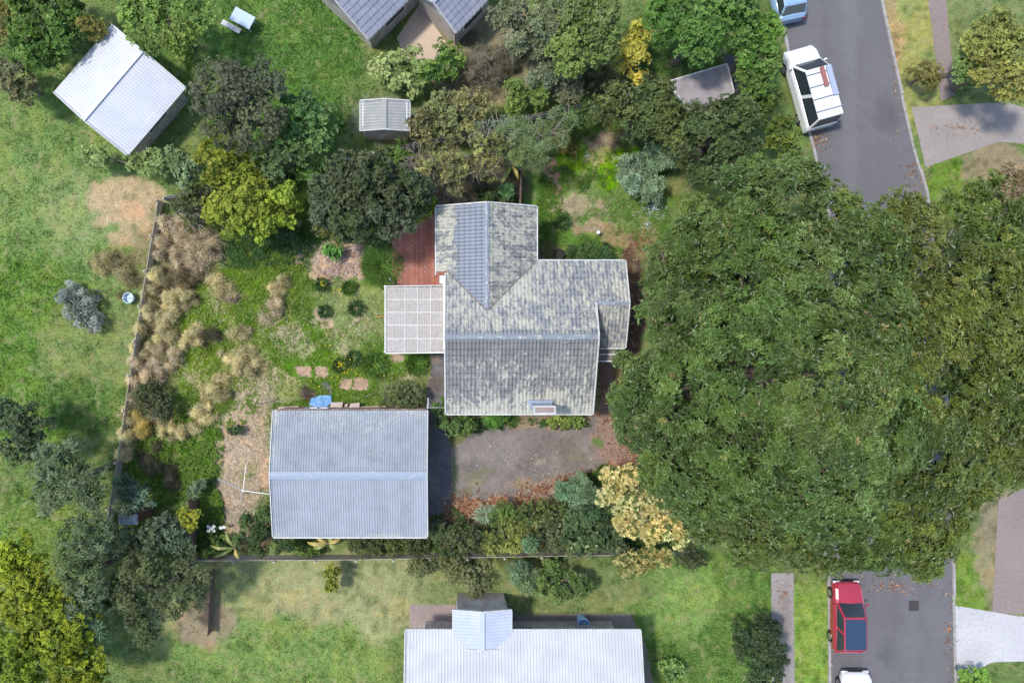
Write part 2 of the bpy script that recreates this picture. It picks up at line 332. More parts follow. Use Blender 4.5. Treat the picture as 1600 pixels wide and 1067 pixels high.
# ---------------------------------------------------------------- roofs
def corr_sheet(name, O, U, V, lu, lv, m, parent, rib=.2, course=None, amp=.026, step=.03, lich=None, nu=5, nv=4, shape='wave', cut=None):
    """a roof slope of real ribs (and stepped courses); O eave corner, U along the eave, V up the slope; lich(u,v) colours"""
    O = np.array(O, float); U = np.array(U, float); U /= np.linalg.norm(U); V = np.array(V, float); V /= np.linalg.norm(V)
    N = np.cross(U, V); N = N if N[2] > 0 else -N
    if shape == 'trap':
        k = int(round(lu/rib)); fr = np.array([0, .3, .42, .58, .7]); us = (np.arange(k)[:, None]+fr).ravel()*rib*lu/(k*rib); us = np.append(us, lu)
        prof = np.tile(np.array([0, 0, 1, 1, 0.]), k); prof = np.append(prof, 0.)*amp
    else:
        k = int(round(lu/rib)); us = np.linspace(0, lu, k*nu+1); prof = amp*np.abs(np.sin(np.pi*us/(lu/k)))**.8
    if course:
        c = int(round(lv/course)); cl = lv/c; vs = []; vh = []
        for i in range(c):
            for j in range(nv): vs.append(i*cl+cl*j/(nv-1)*1.0); vh.append(step*(1-j/(nv-1)))
        vs = np.array(vs); vh = np.array(vh); lap = np.tile(np.array([.12, .95, 1., .55]), c)  # low lap values darken each course lip: dirt plus lip shadow painted in
    else:
        vs = np.linspace(0, lv, max(2, int(lv/.25))); vh = np.zeros(len(vs)); lap = np.ones(len(vs))
    UU, VV = np.meshgrid(us, vs); HH = prof[None, :]+vh[:, None]
    Pn = O+UU[..., None]*U+VV[..., None]*V+HH[..., None]*N
    idx = np.arange(UU.size).reshape(UU.shape)
    F = np.stack([idx[:-1, :-1], idx[:-1, 1:], idx[1:, 1:], idx[1:, :-1]], -1).reshape(-1, 4)
    colr = None
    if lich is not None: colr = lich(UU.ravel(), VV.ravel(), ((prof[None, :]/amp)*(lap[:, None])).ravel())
    o = big_mesh(name, Pn.reshape(-1, 3), F, m, parent, col=colr)
    if cut:
        bm = bmesh.new(); bm.from_mesh(o.data)
        for co, no in cut:
            bmesh.ops.bisect_plane(bm, geom=bm.verts[:]+bm.edges[:]+bm.faces[:], plane_co=co, plane_no=no, clear_outer=True)
        bm.to_mesh(o.data); bm.free()
    return o

def roof_mat(name, base, base2, lichen, groove=.62, fscale=11.0, rough=.75):
    """painted tiles; 'col'.r = how much lichen has settled, 'col'.g = rib crest, 'col'.b = paint tone"""
    m = bpy.data.materials.new(name); m.use_nodes = True; n = m.node_tree; L = n.links; b = n.nodes['Principled BSDF']
    b.inputs['Roughness'].default_value = rough; b.inputs['Specular IOR Level'].default_value = .25
    at = n.nodes.new('ShaderNodeAttribute'); at.attribute_name = 'col'; sp = n.nodes.new('ShaderNodeSeparateColor')
    L.new(at.outputs['Color'], sp.inputs[0]); ge = n.nodes.new('ShaderNodeNewGeometry')
    def noise(s, d=5, r=.65):
        z = n.nodes.new('ShaderNodeTexNoise'); z.inputs['Scale'].default_value = s; z.inputs['Detail'].default_value = d
        z.inputs['Roughness'].default_value = r; L.new(ge.outputs['Position'], z.inputs['Vector']); return z.outputs[0]
    def mth(op, a, c):
        q = n.nodes.new('ShaderNodeMath'); q.operation = op
        for i, v in enumerate((a, c)):
            if isinstance(v, (int, float)): q.inputs[i].default_value = v
            else: L.new(v, q.inputs[i])
        return q.outputs[0]
    def rng(x, a, c, d=0, e=1):
        q = n.nodes.new('ShaderNodeMapRange'); L.new(x, q.inputs[0])
        for i, v in enumerate((a, c, d, e)): q.inputs[i+1].default_value = v
        return q.outputs[0]
    def mix(f, a, c):
        q = n.nodes.new('ShaderNodeMix'); q.data_type = 'RGBA'; L.new(f, q.inputs[0])
        for i, v in ((6, a), (7, c)):
            if isinstance(v, tuple): q.inputs[i].default_value = (*v, 1)
            else: L.new(v, q.inputs[i])
        return q.outputs[2]
    c0 = mix(sp.outputs[2], base, base2)
    c0 = mix(rng(noise(1.3), .35, .7), c0, mix(sp.outputs[2], tuple(x*.72 for x in base), tuple(x*.85 for x in base2)))
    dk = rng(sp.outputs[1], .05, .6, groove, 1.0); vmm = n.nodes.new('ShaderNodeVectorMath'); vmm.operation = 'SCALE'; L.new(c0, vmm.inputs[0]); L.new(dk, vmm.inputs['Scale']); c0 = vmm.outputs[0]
    s = mth('ADD', mth('MULTIPLY', noise(fscale), .55), mth('MULTIPLY', noise(fscale*3.2, 3), .45))
    s = mth('ADD', s, mth('SUBTRACT', sp.outputs[0], .5))
    f = rng(s, .56, .64)
    lc = mix(rng(noise(25, 3), .4, .6), lichen, tuple(x*.72 for x in lichen))
    c1 = mix(f, c0, lc)
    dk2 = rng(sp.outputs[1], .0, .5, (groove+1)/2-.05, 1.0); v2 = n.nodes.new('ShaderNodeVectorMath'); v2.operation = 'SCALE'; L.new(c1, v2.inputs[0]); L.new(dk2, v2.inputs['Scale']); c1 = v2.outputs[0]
    L.new(c1, b.inputs['Base Color'])
    bp = n.nodes.new('ShaderNodeBump'); bp.inputs['Strength'].default_value = .4; bp.inputs['Distance'].default_value = .01
    L.new(f, bp.inputs['Height']); L.new(bp.outputs[0], b.inputs['Normal'])
    return m
M_TILE = roof_mat('lichen_spotted_tiles', (.215, .213, .208), (.245, .27, .305), (.49, .48, .39))
M_GSHEET = roof_mat('pale_blue_sheet_metal', (.34, .372, .412), (.39, .422, .46), (.52, .53, .49), groove=.88, fscale=9, rough=.55)
M_TRIM = mat('weathered_white_trim', (.58, .58, .56), .6, noise=((.42, .42, .38), 5, .4, .65))
M_WALL = mat('cream_weatherboard', (.52, .49, .42), .7, noise=((.42, .38, .32), 3, .4, .7))
M_RWALL = mat('pinkish_board_wall', (.34, .22, .18), .8, noise=((.25, .16, .13), 3, .4, .7))
M_GLASS = mat('dark_glass', (.03, .04, .05), .08, .6)
M_CAP = roof_mat('ridge_cap_paint', (.24, .26, .29), (.30, .34, .40), (.62, .61, .5), rough=.7)
M_WHITE = mat('white_paint', (.78, .79, .80), .45)
M_DARKLINE = mat('mossy_valley_iron', (.13, .125, .11), .8, noise=((.24, .23, .18), 9, .45, .6))

def wall_window(parent, c, wdt, hgt, axis_, out):
    """window part proud of a wall; axis_ 'x' or 'y' is the wall's direction, out the outward sign"""
    d = .05
    f = MB()
    def bx(u0, z0, su, sz, th, off):
        if axis_ == 'x': return ((c[0]+u0, c[1]+out*off, c[2]+z0), (su, th, sz))
        return ((c[0]+out*off, c[1]+u0, c[2]+z0), (th, su, sz))
    for u, z, su, sz in ((-wdt/2, 0, .07, hgt+.07), (wdt/2, 0, .07, hgt+.07), (0, hgt/2, wdt-.07, .07), (0, -hgt/2, wdt-.07, .07), (0, 0, .05, hgt-.07)):
        f.box(*bx(u, z, su, sz, .06, .03))
    fo = f.build('window', M_WHITE, parent)
    MB().box(*bx(-wdt/4, 0, wdt/2-.06, hgt-.07, .02, .02)).build('pane', M_GLASS, fo)
    MB().box(*bx(wdt/4, 0, wdt/2-.06, hgt-.07, .02, .02)).build('pane', M_GLASS, fo)
    return fo

# ---- the house
house = empty('house', P(800, 540))
HX, HY, _ = house.location
tag(house, 'single storey house with grey lichen covered tiled roof in the middle of the section', 'house')
def rel(p): return (p[0]-HX, p[1]-HY, p[2] if len(p) > 2 else 0)
EH, MR = 3.0, 4.62
xw = P(697, 0, EH)[0]; xe = P(930, 0, 3.8)[0]; yS = P(0, 646, EH)[1]; yN = P(0, 408, EH)[1]; yR = (yS+yN)/2
xE = P(976, 0, EH)[0]; tanp = (MR-EH)/(yN-yR)
wxW = P(682, 0, EH)[0]; wxE = P(838, 0, EH)[0]; wxR = (wxW+wxE)/2; WR = EH+(wxE-wxR)*tanp; wyN = P(0, 323.5, EH)[1]; wyV = yN-(wxE-wxR)
eR = (P(0, 543, EH)[1]); eyR = (yN+eR)/2; ER = EH+(yN-eyR)*tanp
sl_len = math.hypot(yN-yR, MR-EH); wl = math.hypot(wxE-wxR, WR-EH)
def lichen_fn(kind):
    def f(u, v, crest):
        n = fbm(u*.8, v*.8, 4 if kind != 'N' else 9); rnd = fbm(u*5, v*2.2, 77, 2)
        base = {'S': .515, 'N': .58, 'WE': .595, 'WW': .565, 'EE': .60}[kind]
        r2 = fbm(u*9, v*7, 78, 2); lv = base+(n-.5)*.14+(rnd-.5)*.24+(r2-.5)*.34-(crest-.55)*.05
        tone = np.full_like(u, .35)
        if kind == 'S':
            lv += np.clip((1.7-v)/1.7, 0, 1)*.22-np.clip((v-3.2)/1., 0, 1)*.12-np.clip((1.2-u)/1.5, 0, 1)*.08; tone[:] = .08
            lv += .15*np.clip(1-np.hypot((u-5.8)/.9, (v-1.1)/.5), 0, 1)
        if kind == 'N':
            tone[:] = .5; lv += np.clip(1-np.hypot((u-(xE-xw)+6)/2.2, (v-1.9)/1.1), 0, 1)*.1
            lv -= .10*np.clip((v-3.9)/.3, 0, 1)
        if kind == 'WW':       # cleaner repainted band beside the ridge
            band = np.clip((v-1.05+(rnd-.5)*.7)/.25, 0, 1); lv = lv+.06-band*.5; tone = .3+.7*band
        if kind == 'WE': tone[:] = .1
        return np.stack([np.clip(lv, 0, 1), crest, tone], -1)
    return f
ct = math.atan(tanp)
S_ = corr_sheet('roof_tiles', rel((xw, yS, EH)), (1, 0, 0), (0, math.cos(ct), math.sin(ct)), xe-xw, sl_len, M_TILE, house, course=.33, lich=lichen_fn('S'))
tag(S_, 'grey south roof slope with rows of ribbed tiles', kind='stuff')
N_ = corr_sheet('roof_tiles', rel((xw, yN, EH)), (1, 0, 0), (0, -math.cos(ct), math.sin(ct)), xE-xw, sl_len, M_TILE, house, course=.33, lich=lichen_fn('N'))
# the part of that slope east of the main gable stops at the lower east ridge
bm = bmesh.new(); bm.from_mesh(N_.data)
gq = bm.verts[:]+bm.edges[:]+bm.faces[:]
bmesh.ops.bisect_plane(bm, geom=gq, plane_co=(xe-HX, 0, 0), plane_no=(1, 0, 0))
bmesh.ops.bisect_plane(bm, geom=bm.verts[:]+bm.edges[:]+bm.faces[:], plane_co=(0, eyR-HY, 0), plane_no=(0, 1, 0))
dl = [f for f in bm.faces if f.calc_center_median().x > xe-HX+.001 and f.calc_center_median().y < eyR-HY-.001]
bmesh.ops.delete(bm, geom=dl, context='FACES'); bm.to_mesh(N_.data); bm.free()
tag(N_, 'blue grey north roof slope thick with pale lichen', kind='stuff')
el = math.hypot(eyR-eR, ER-EH)
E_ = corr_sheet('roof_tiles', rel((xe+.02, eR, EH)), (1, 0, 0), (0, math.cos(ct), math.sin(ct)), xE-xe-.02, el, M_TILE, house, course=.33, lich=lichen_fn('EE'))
tag(E_, 'short lichen streaked slope of the east gable', kind='stuff')
# north wing slopes, cut just past the valleys
vE = rel((wxE, yN-.06, 0)); vR = rel((wxR, wyV-.06, 0))
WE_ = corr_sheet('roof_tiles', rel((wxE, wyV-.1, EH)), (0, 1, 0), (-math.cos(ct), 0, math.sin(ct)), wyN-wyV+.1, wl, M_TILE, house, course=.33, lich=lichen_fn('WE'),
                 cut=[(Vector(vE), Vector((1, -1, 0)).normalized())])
tag(WE_, 'ribbed lichen covered east slope of the north wing', kind='stuff')
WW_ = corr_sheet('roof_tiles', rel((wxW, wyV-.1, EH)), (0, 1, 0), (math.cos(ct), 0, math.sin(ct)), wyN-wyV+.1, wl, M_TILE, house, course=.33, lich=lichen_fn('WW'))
yc = wyV+(wxR-xw)-.06-HY
bm = bmesh.new(); bm.from_mesh(WW_.data)
for co, no in (((xw-HX, 0, 0), (1, 0, 0)), ((0, yc, 0), (0, 1, 0)), (vR, (-.7071, -.7071, 0))):
    bmesh.ops.bisect_plane(bm, geom=bm.verts[:]+bm.edges[:]+bm.faces[:], plane_co=co, plane_no=no)
dl = []
for f in bm.faces:
    q = f.calc_center_median()
    if (q.x < xw-HX and q.y < yc) or (q.x > xw-HX and (q.x-vR[0])+(q.y-vR[1]) < 0): dl.append(f)
bmesh.ops.delete(bm, geom=dl, context='FACES'); bm.to_mesh(WW_.data); bm.free()
tag(WW_, 'west slope of the north wing with a clean blue grey band', kind='stuff')
def cap(a, b, name='ridge_cap', m=M_CAP, wd=.12, rise=.06, n=None):
    a = Vector(a); b = Vector(b); d = (b-a); L = d.length; n = n or max(2, int(L/.4)); d.normalize(); s = d.cross(Vector((0, 0, 1))).normalized()
    V = []; F = []; C = []
    for i in range(n):
        p = a+d*(L*i/n); q = a+d*(L*(i+1)/n+.02)
        for e, lift in ((p, .018), (q, .0)):
            for t, z in ((-1, -.03), (-.5, .6), (0, 1), (.5, .6), (1, -.03)):
                v = e+s*wd*t+Vector((0, 0, rise*z+lift+.01)); V.append(tuple(v)); C.append((random.uniform(.3, .66), .5, .4))
        k = i*10
        for j in range(4): F.append((k+j, k+j+1, k+5+j+1, k+5+j))
    return big_mesh(name, V, F, m, house if m is not None else None, col=np.array(C))
cap(rel((xw-.02, yR, MR)), rel((xe+.02, yR, MR))); cap(rel((wxR, wyV+.1, WR)), rel((wxR, wyN+.02, WR))); cap(rel((xe+.1, eyR, ER)), rel((xE+.02, eyR, ER)))
def slope_z(y): return EH+(yN-y)*tanp
for sgn in (1, -1):       # valleys
    a = rel((wxR+sgn*.05, wyV, slope_z(wyV)+.05)); xv = wxE if sgn > 0 else xw; b = rel((xv, wyV+abs(xv-wxR), slope_z(wyV+abs(xv-wxR))+.05))
    MB().beam(a, b, .07, .03).build('valley_gutter', M_DARKLINE, house)
# barges, gutters, fascias
def trim(a, b, wd=.07, ht=.12, name='gutter', m=M_TRIM): return MB().beam(rel(a), rel(b), wd, ht).build(name, m, house)
trim((xw, yS-.05, EH-.02), (xe, yS-.05, EH-.02)); trim((wxE+.06, yN+.05, EH-.02), (xE, yN+.05, EH-.02)); trim((wxE+.05, yN+.02, EH-.02), (wxE+.05, wyN, EH-.02))
trim((wxW-.05, yN-.75, EH-.02), (wxW-.05, wyN, EH-.02)); trim((xe+.05, eR-.05, EH-.02), (xE, eR-.05, EH-.02))
for a, b in (((xw-.04, yS, EH), (xw-.04, yR, MR)), ((xw-.04, yR, MR), (xw-.04, yN-.7, EH+.27)), ((xe+.03, yS, EH), (xe+.03, yR, MR)), ((xe+.035, yR, MR), (xe+.035, eyR, ER)),
             ((xE+.04, eR, EH), (xE+.04, eyR, ER)), ((xE+.04, eyR, ER), (xE+.04, yN, EH)), ((wxW, wyN+.04, EH), (wxR, wyN+.04, WR)), ((wxR, wyN+.04, WR), (wxE, wyN+.04, EH))):
    trim(a, b, .07, .16, 'barge_board')
# walls
ov = .42
def hwall(x0, x1, y0, y1, name='wall'):
    for a, b in (((x0, y0), (x1, y0)), ((x1, y0+.1), (x1, y1-.1)), ((x1, y1), (x0, y1)), ((x0, y1-.1), (x0, y0+.1))):
        MB().beam(rel((*a, 1.42)), rel((*b, 1.42)), .1, 2.84).build(name, M_WALL, house)
hwall(xw+ov, xe-ov, yS+ov, yN-ov)
hwall(xe-ov+.12, xE-ov, eR+ov, yN-ov-.01); hwall(wxW+ov, wxE-ov, yN-ov+.12, wyN-ov)
def gable(axis_, fix, lo, hi, apex):
    b = MB(); h0 = 2.84
    pts = [(lo, h0), (hi, h0), ((lo+hi)/2, apex)]
    V = []
    for t in (0, .08):
        for u, z in pts: V.append(rel((fix+t, u, z) if axis_ == 'y' else (u, fix+t, z)))
    b.v = V; b.f = [(0, 1, 2), (5, 4, 3), (0, 3, 4, 1), (1, 4, 5, 2), (2, 5, 3, 0)]
    b.build('gable_wall', M_WALL, house)
gable('y', xw+ov-.04, yS+ov, yN-ov, MR-.2); gable('y', xE-ov, eR+ov, yN-ov, ER-.2); gable('x', wyN-ov-.04, wxW+ov, wxE-ov, WR-.2); gable('y', xe-ov-.04, yS+ov, yN-ov, MR-.2)
for u in (-2.0, .6, 2.8): wall_window(house, rel((xw+4+u, yS+ov-.05, 1.6)), 1.5, 1.1, 'x', -1)
wall_window(house, rel((wxR, wyN-ov+.05, 1.6)), 1.7, 1.1, 'x', 1); wall_window(house, rel((wxE+1.9, yN-ov+.05, 1.6)), 1.4, 1.1, 'x', 1)
wall_window(house, rel((xE-ov+.05, (eR+yN)/2, 1.6)), 1.4, 1.1, 'y', 1); wall_window(house, rel((wxE-ov+.05, (yN+wyN)/2, 1.6)), 1.2, 1.0, 'y', 1)
dr = MB().box(rel((wxW+ov-.07, wyN-2.0, 1.1)), (.05, .85, 2.0)).build('door', M_WHITE, house); MB().box(rel((wxW+ov-.12, wyN-1.7, 1.1)), (.05, .12, .04)).build('handle', M_TRIM, dr)
# chimney through the south slope near the eave
cx, cy, _ = P(851, 641, 5.3); M_FLASH = mat('galvanised_flashing', (.40, .45, .54), .45, .5, .3, noise=((.33, .37, .44), 4, .4, .7))
cy += 0.02
ch = MB().box(rel((cx, cy, 4.0)), (1.05, .36, 2.5)).build('chimney', M_FLASH, house)
MB().box(rel((cx, cy, 5.28)), (1.12, .42, .08)).build('chimney_rim', M_TRIM, ch)
MB().box(rel((cx, cy, 5.33)), (.98, .28, .03)).build('chimney_cap', mat('rusty_brick', (.24, .17, .15), .9, noise=((.32, .27, .25), 12, .4, .6)), ch)
MB().box(rel((cx, cy+.22, 3.38)), (1.3, .25, .12), M=Matrix.Rotation(ct, 3, 'X')).build('flashing', M_FLASH, ch)
# service pipe run over the north slope
MB().tube([rel((*P(757, 491, 4.15)[:2], slope_z(P(757, 491, 4.15)[1])+.05)), rel((*P(754, 526, 4.6)[:2], slope_z(P(754, 526, 4.6)[1])+.05))], .015).build('roof_cable', M_TRIM, house)

# ---- covered patio roof west of the house
M_POLY = mat('dusty_translucent_sheet', (.375, .345, .31), .5, noise=((.29, .26, .23), 7, .38, .66))
M_POLY2 = mat('dusty_translucent_sheet_pale', (.385, .36, .33), .5, noise=((.31, .285, .255), 6, .38, .66))
per = empty('covered_patio', P(650, 498)); PX, PY, _ = per.location
tag(per, 'flat roofed patio cover of pale translucent sheets on white battens beside the timber deck', 'patio cover')
def pr(p): return (p[0]-PX, p[1]-PY, p[2])
cols = [603.5, 633, 652.5, 673, 696]; rows = [448, 468, 488, 508, 529, 550.5]
def pz(px_): return 2.55+(px_-603)/94*.28
for i in range(4):
    for j in range(5):
        h = (pz(cols[i])+pz(cols[i+1]))/2
        a = P(cols[i], rows[j+1], pz(cols[i])); b = P(cols[i+1], rows[j], pz(cols[i+1])); lu = b[0]-a[0]-.03; lv = b[1]-a[1]-.03
        corr_sheet('roof_panel', pr((a[0]+.015, a[1]+.015, a[2])), (lu, 0, b[2]-a[2]), (0, 1, 0), lu, lv, M_POLY if (i*3+j*2) % 5 < 3 else M_POLY2, per, rib=.1, amp=.012, nu=2)
M_BATT = mat('white_batten', (.66, .65, .62), .6, noise=((.5, .47, .42), 6, .4, .7))
for x in cols[1:4]:
    MB().beam(pr(P(x, 551, pz(x)+.015)), pr(P(x, 447.5, pz(x)+.015)), .035, .03).build('batten', M_BATT, per)
for y in rows[1:5]:
    MB().beam(pr(P(604, y, pz(604)+.012)), pr(P(696, y, pz(696)+.012)), .035, .022).build('batten', M_BATT, per)
for x in (613, 643, 662.5, 684):
    MB().beam(pr(P(x, 550, pz(x)-.05)), pr(P(x, 448, pz(x)-.05)), .05, .07).build('rafter', M_BATT, per)
MB().beam(pr(P(602, 551, pz(603)-.02)), pr(P(602, 447, pz(603)-.02)), .09, .12).build('gutter', M_TRIM, per)
MB().beam(pr(P(603, 551.8, pz(603)-.03)), pr(P(697, 550.8, pz(697)-.03)), .05, .14).build('fascia', M_WHITE, per)
MB().beam(pr(P(603, 447.2, pz(603)-.03)), pr(P(697, 446.2, pz(697)-.03)), .05, .14).build('fascia', M_TRIM, per)
for x, y in ((605, 450), (605, 549), (605, 498)):
    q = P(x, y, 1.2); MB().box(pr((q[0], q[1], 1.22)), (.09, .09, 2.44)).build('post', M_WHITE, per)
sheet('patio', [(606, 452), (690, 452), (690, 548), (606, 548)], .01, cells((.3, .28, .26), .1), M_CONC, rough_edge=0)
MB().box((P(697, 490, 3)[0]-.09, P(0, 490, 3)[1], 2.93), (.12, 3.9, .1)).build('wall_gutter', M_WHITE, None)
wg = bpy.data.objects['wall_gutter']; wg.parent = house; wg.matrix_parent_inverse = Matrix.Translation((-HX, -HY, 0))
tag(wg, 'white gutter between house roof and patio cover')
MB().box((P(692, 437, 2.9)[0]-HX, P(0, 437, 2.9)[1]-HY, 2.86), (.35, .42, .1)).build('rain_head', M_WHITE, house)
aer = MB(); q = P(611, 436, 0)
aer.tube([(0, 0, 0), (0, 0, 3.0)], .03); ao = aer.build('aerial_mast', M_TRIM); ao.location = (*P(613, 440, 1.5)[:2], 0)
tag(ao, 'thin pale metal mast at the corner where patio cover meets deck', 'mast')

# ---- timber deck
deck = empty('timber_deck', P(650, 395)); DX, DY, _ = deck.location
tag(deck, 'red brown stained timber deck with peeling pale spots beside the north wing', 'deck')
def deck_mat(name, c1, c2, off):
    m = mat(name, c1, .7, noise=(c2, 4, .35, .68)); n = m.node_tree; L = n.links; b = n.nodes['Principled BSDF']
    src = b.inputs['Base Color'].links[0].from_socket; ge = n.nodes.new('ShaderNodeNewGeometry')
    mp = n.nodes.new('ShaderNodeMapping'); mp.inputs['Scale'].default_value = (14, 5, 5); mp.inputs['Location'].default_value = (off, off, 0)
    nz = n.nodes.new('ShaderNodeTexNoise'); nz.inputs['Scale'].default_value = 1; nz.inputs['Detail'].default_value = 5; nz.inputs['Roughness'].default_value = .75
    n2 = n.nodes.new('ShaderNodeTexNoise'); n2.inputs['Scale'].default_value = .9; ad = n.nodes.new('ShaderNodeMath'); ad.operation = 'ADD'
    mr = n.nodes.new('ShaderNodeMapRange'); mr.inputs[1].default_value = 1.19; mr.inputs[2].default_value = 1.25
    mx = n.nodes.new('ShaderNodeMix'); mx.data_type = 'RGBA'; mx.inputs[7].default_value = (.42, .36, .31, 1)
    L.new(ge.outputs['Position'], mp.inputs[0]); L.new(mp.outputs[0], nz.inputs['Vector']); L.new(ge.outputs['Position'], n2.inputs['Vector'])
    L.new(nz.outputs[0], ad.inputs[0]); L.new(n2.outputs[0], ad.inputs[1]); L.new(ad.outputs[0], mr.inputs[0]); L.new(mr.outputs[0], mx.inputs[0])
    L.new(src, mx.inputs[6]); L.new(mx.outputs[2], b.inputs['Base Color']); return m
DM = [deck_mat('deck_stain_a', (.38, .135, .085), (.27, .10, .07), 0), deck_mat('deck_stain_b', (.42, .17, .11), (.30, .115, .08), 3), deck_mat('deck_stain_c', (.31, .12, .085), (.24, .105, .085), 7)]
x0 = P(613, 0, .4)[0]; x1 = wxW+ov+.1; nb = int((x1-x0)/.135); y1 = P(0, 334, .4)[1]
for i in range(nb):
    xx = x0+.135*i+.065; ya = P(0, 446, .4)[1] if i > 1 else P(0, 432, .4)[1]
    MB().box((xx-DX, (ya+y1)/2-DY+random.uniform(-.02, .02), .38), (.125, y1-ya, .035)).build('board', DM[(i*7+i//3) % 3], deck)
for yy in (ya+.1, (ya+y1)/2, y1-.1): MB().box(((x0+x1)/2-DX, yy-DY, .27), (x1-x0, .09, .17)).build('joist', DM[2], deck)
MB().box((x0-.03-DX, (ya+y1)/2-DY, .25), (.03, y1-ya-.5, .26)).build('edge_board', DM[2], deck)

# ---- small entry canopy at the south east corner
can = empty('porch_canopy', P(948, 555)); CXX, CYY, _ = can.location
tag(can, 'small porch canopy with two dark panes in a white frame, below the east gable', 'porch canopy')
M_CAN = mat('dirty_dark_sheet', (.14, .13, .11), .4, .5, noise=((.24, .23, .2), 6, .4, .65))
for a, b in ((545.5, 552.8), (554.5, 563.5)):
    p = P(933, b, 2.6); q = P(962, a, 2.6)
    MB().box(((p[0]+q[0])/2-CXX, (p[1]+q[1])/2-CYY, 2.6), (q[0]-p[0], q[1]-p[1], .02)).build('roof_panel', M_CAN, can)
for y in (545, 553.6, 564.4): MB().beam(tuple(np.subtract(P(933, y, 2.62), (CXX, CYY, 0))), tuple(np.subtract(P(963.5, y, 2.62), (CXX, CYY, 0))), .05, .06).build('frame_bar', M_WHITE, can)
MB().beam(tuple(np.subtract(P(963.8, 544, 2.615), (CXX, CYY, 0))), tuple(np.subtract(P(963.8, 565, 2.615), (CXX, CYY, 0))), .05, .06).build('frame_bar', M_WHITE, can)
for y in (545, 564): q = P(963.5, y, 2.6); MB().box((q[0]-CXX, q[1]-CYY, 1.3), (.07, .07, 2.58)).build('post', M_WHITE, can)

# ---- garage
gar = empty('garage', P(550, 735)); GX, GY, _ = gar.location
tag(gar, 'big garage with pale blue ribbed metal gable roof and pinkish board wall', 'garage')
def gr(p): return (p[0]-GX, p[1]-GY, p[2] if len(p) > 2 else 0)
GE, GR_ = 2.45, 3.1
a0 = P(427, 838, GE); a1 = P(667.5, 838, GE); b0 = P(427, 641, GE); gyR = P(0, 742.5, GR_)[1]
gl = math.hypot(gyR-a0[1], GR_-GE); gl2 = math.hypot(b0[1]-gyR, GR_-GE); nS = 12; wS = (a1[0]-a0[0])/nS
def glich(side, off):
    def f(u, v, crest):
        uu = u+off; n = fbm(uu*.9, v*.9, 31+side*7)
        if side == 0: lv = .485+(n-.5)*.25+np.clip((1.3-v)/1.3, 0, 1)*.12+np.clip((.5-uu)/.6, 0, 1)*.1
        else: lv = .44+(n-.5)*.25+np.clip((.35-v)/.4, 0, 1)*.2
        return np.stack([np.clip(lv, 0, 1), crest, np.full_like(u, side*.8+tone)], -1)  # south slope set paler: its sky reflection is put into the tone
    return f
for i in range(nS):
    tone = random.uniform(-.35, .35)
    corr_sheet('roof_sheet', gr((a0[0]+i*wS, a0[1], GE+.004*(i % 2))), (1, 0, 0), (0, gyR-a0[1], GR_-GE), wS, gl, M_GSHEET, gar, rib=.142, amp=.03, shape='trap', lich=glich(1, i*wS))
    tone = random.uniform(-.3, .3)
    corr_sheet('roof_sheet', gr((a0[0]+i*wS, b0[1], GE+.004*(i % 2))), (1, 0, 0), (0, gyR-b0[1], GR_-GE), wS, gl2, M_GSHEET, gar, rib=.142, amp=.03, shape='trap', lich=glich(0, i*wS))
rc = MB()
for sg in (1, -1):
    rc.quad(gr((a0[0]-.03, gyR, GR_+.055)), gr((a1[0]+.03, gyR, GR_+.055)), gr((a1[0]+.03, gyR+sg*.2, GR_+.012)), gr((a0[0]-.03, gyR+sg*.2, GR_+.012)))
rc.build('ridge_cap', mat('ridge_flashing', (.265, .315, .375), .55, noise=((.44, .46, .44), 6, .58, .64)), gar)
for x in (a0[0]-.03, a1[0]+.03):
    MB().beam(gr((x, a0[1], GE-.01)), gr((x, gyR, GR_)), .05, .14).build('barge_board', M_TRIM, gar)
    MB().beam(gr((x, b0[1], GE-.01)), gr((x, gyR, GR_)), .05, .14).build('barge_board', M_TRIM, gar)
MB().beam(gr((a0[0], a0[1]-.06, GE-.04)), gr((a1[0], a0[1]-.06, GE-.04)), .08, .1).build('gutter', M_TRIM, gar)
MB().beam(gr((a0[0], b0[1]+.05, GE-.05)), gr((a1[0], b0[1]+.05, GE-.05)), .05, .1).build('fascia', mat('rusty_fascia', (.17, .11, .09), .8, noise=((.32, .27, .23), 5, .45, .65)), gar)
for (u0, v0), (u1, v1) in (((a0[0]+.15, b0[1]-.06), (a1[0]-.15, b0[1]-.06)), ((a0[0]+.15, a0[1]+.15), (a1[0]-.15, a0[1]+.15)), ((a0[0]+.15, a0[1]+.2), (a0[0]+.15, b0[1]-.12)), ((a1[0]-.15, a0[1]+.2), (a1[0]-.15, b0[1]-.12))):
    for k in range(8):       # horizontal boards
        MB().beam(gr((u0, v0, .15+k*.295)), gr((u1, v1, .15+k*.295)), .06+.012*(k % 2), .285).build('wall_board', M_RWALL, gar)
wall_window(gar, gr((a0[0]+2.2, b0[1]-.02, 1.5)), 1.2, .8, 'x', 1)
gd = MB().box(gr((a1[0]-.10, gyR-1.3, 1.05)), (.05, 2.5, 2.0)).build('garage_door', M_TRIM, gar)

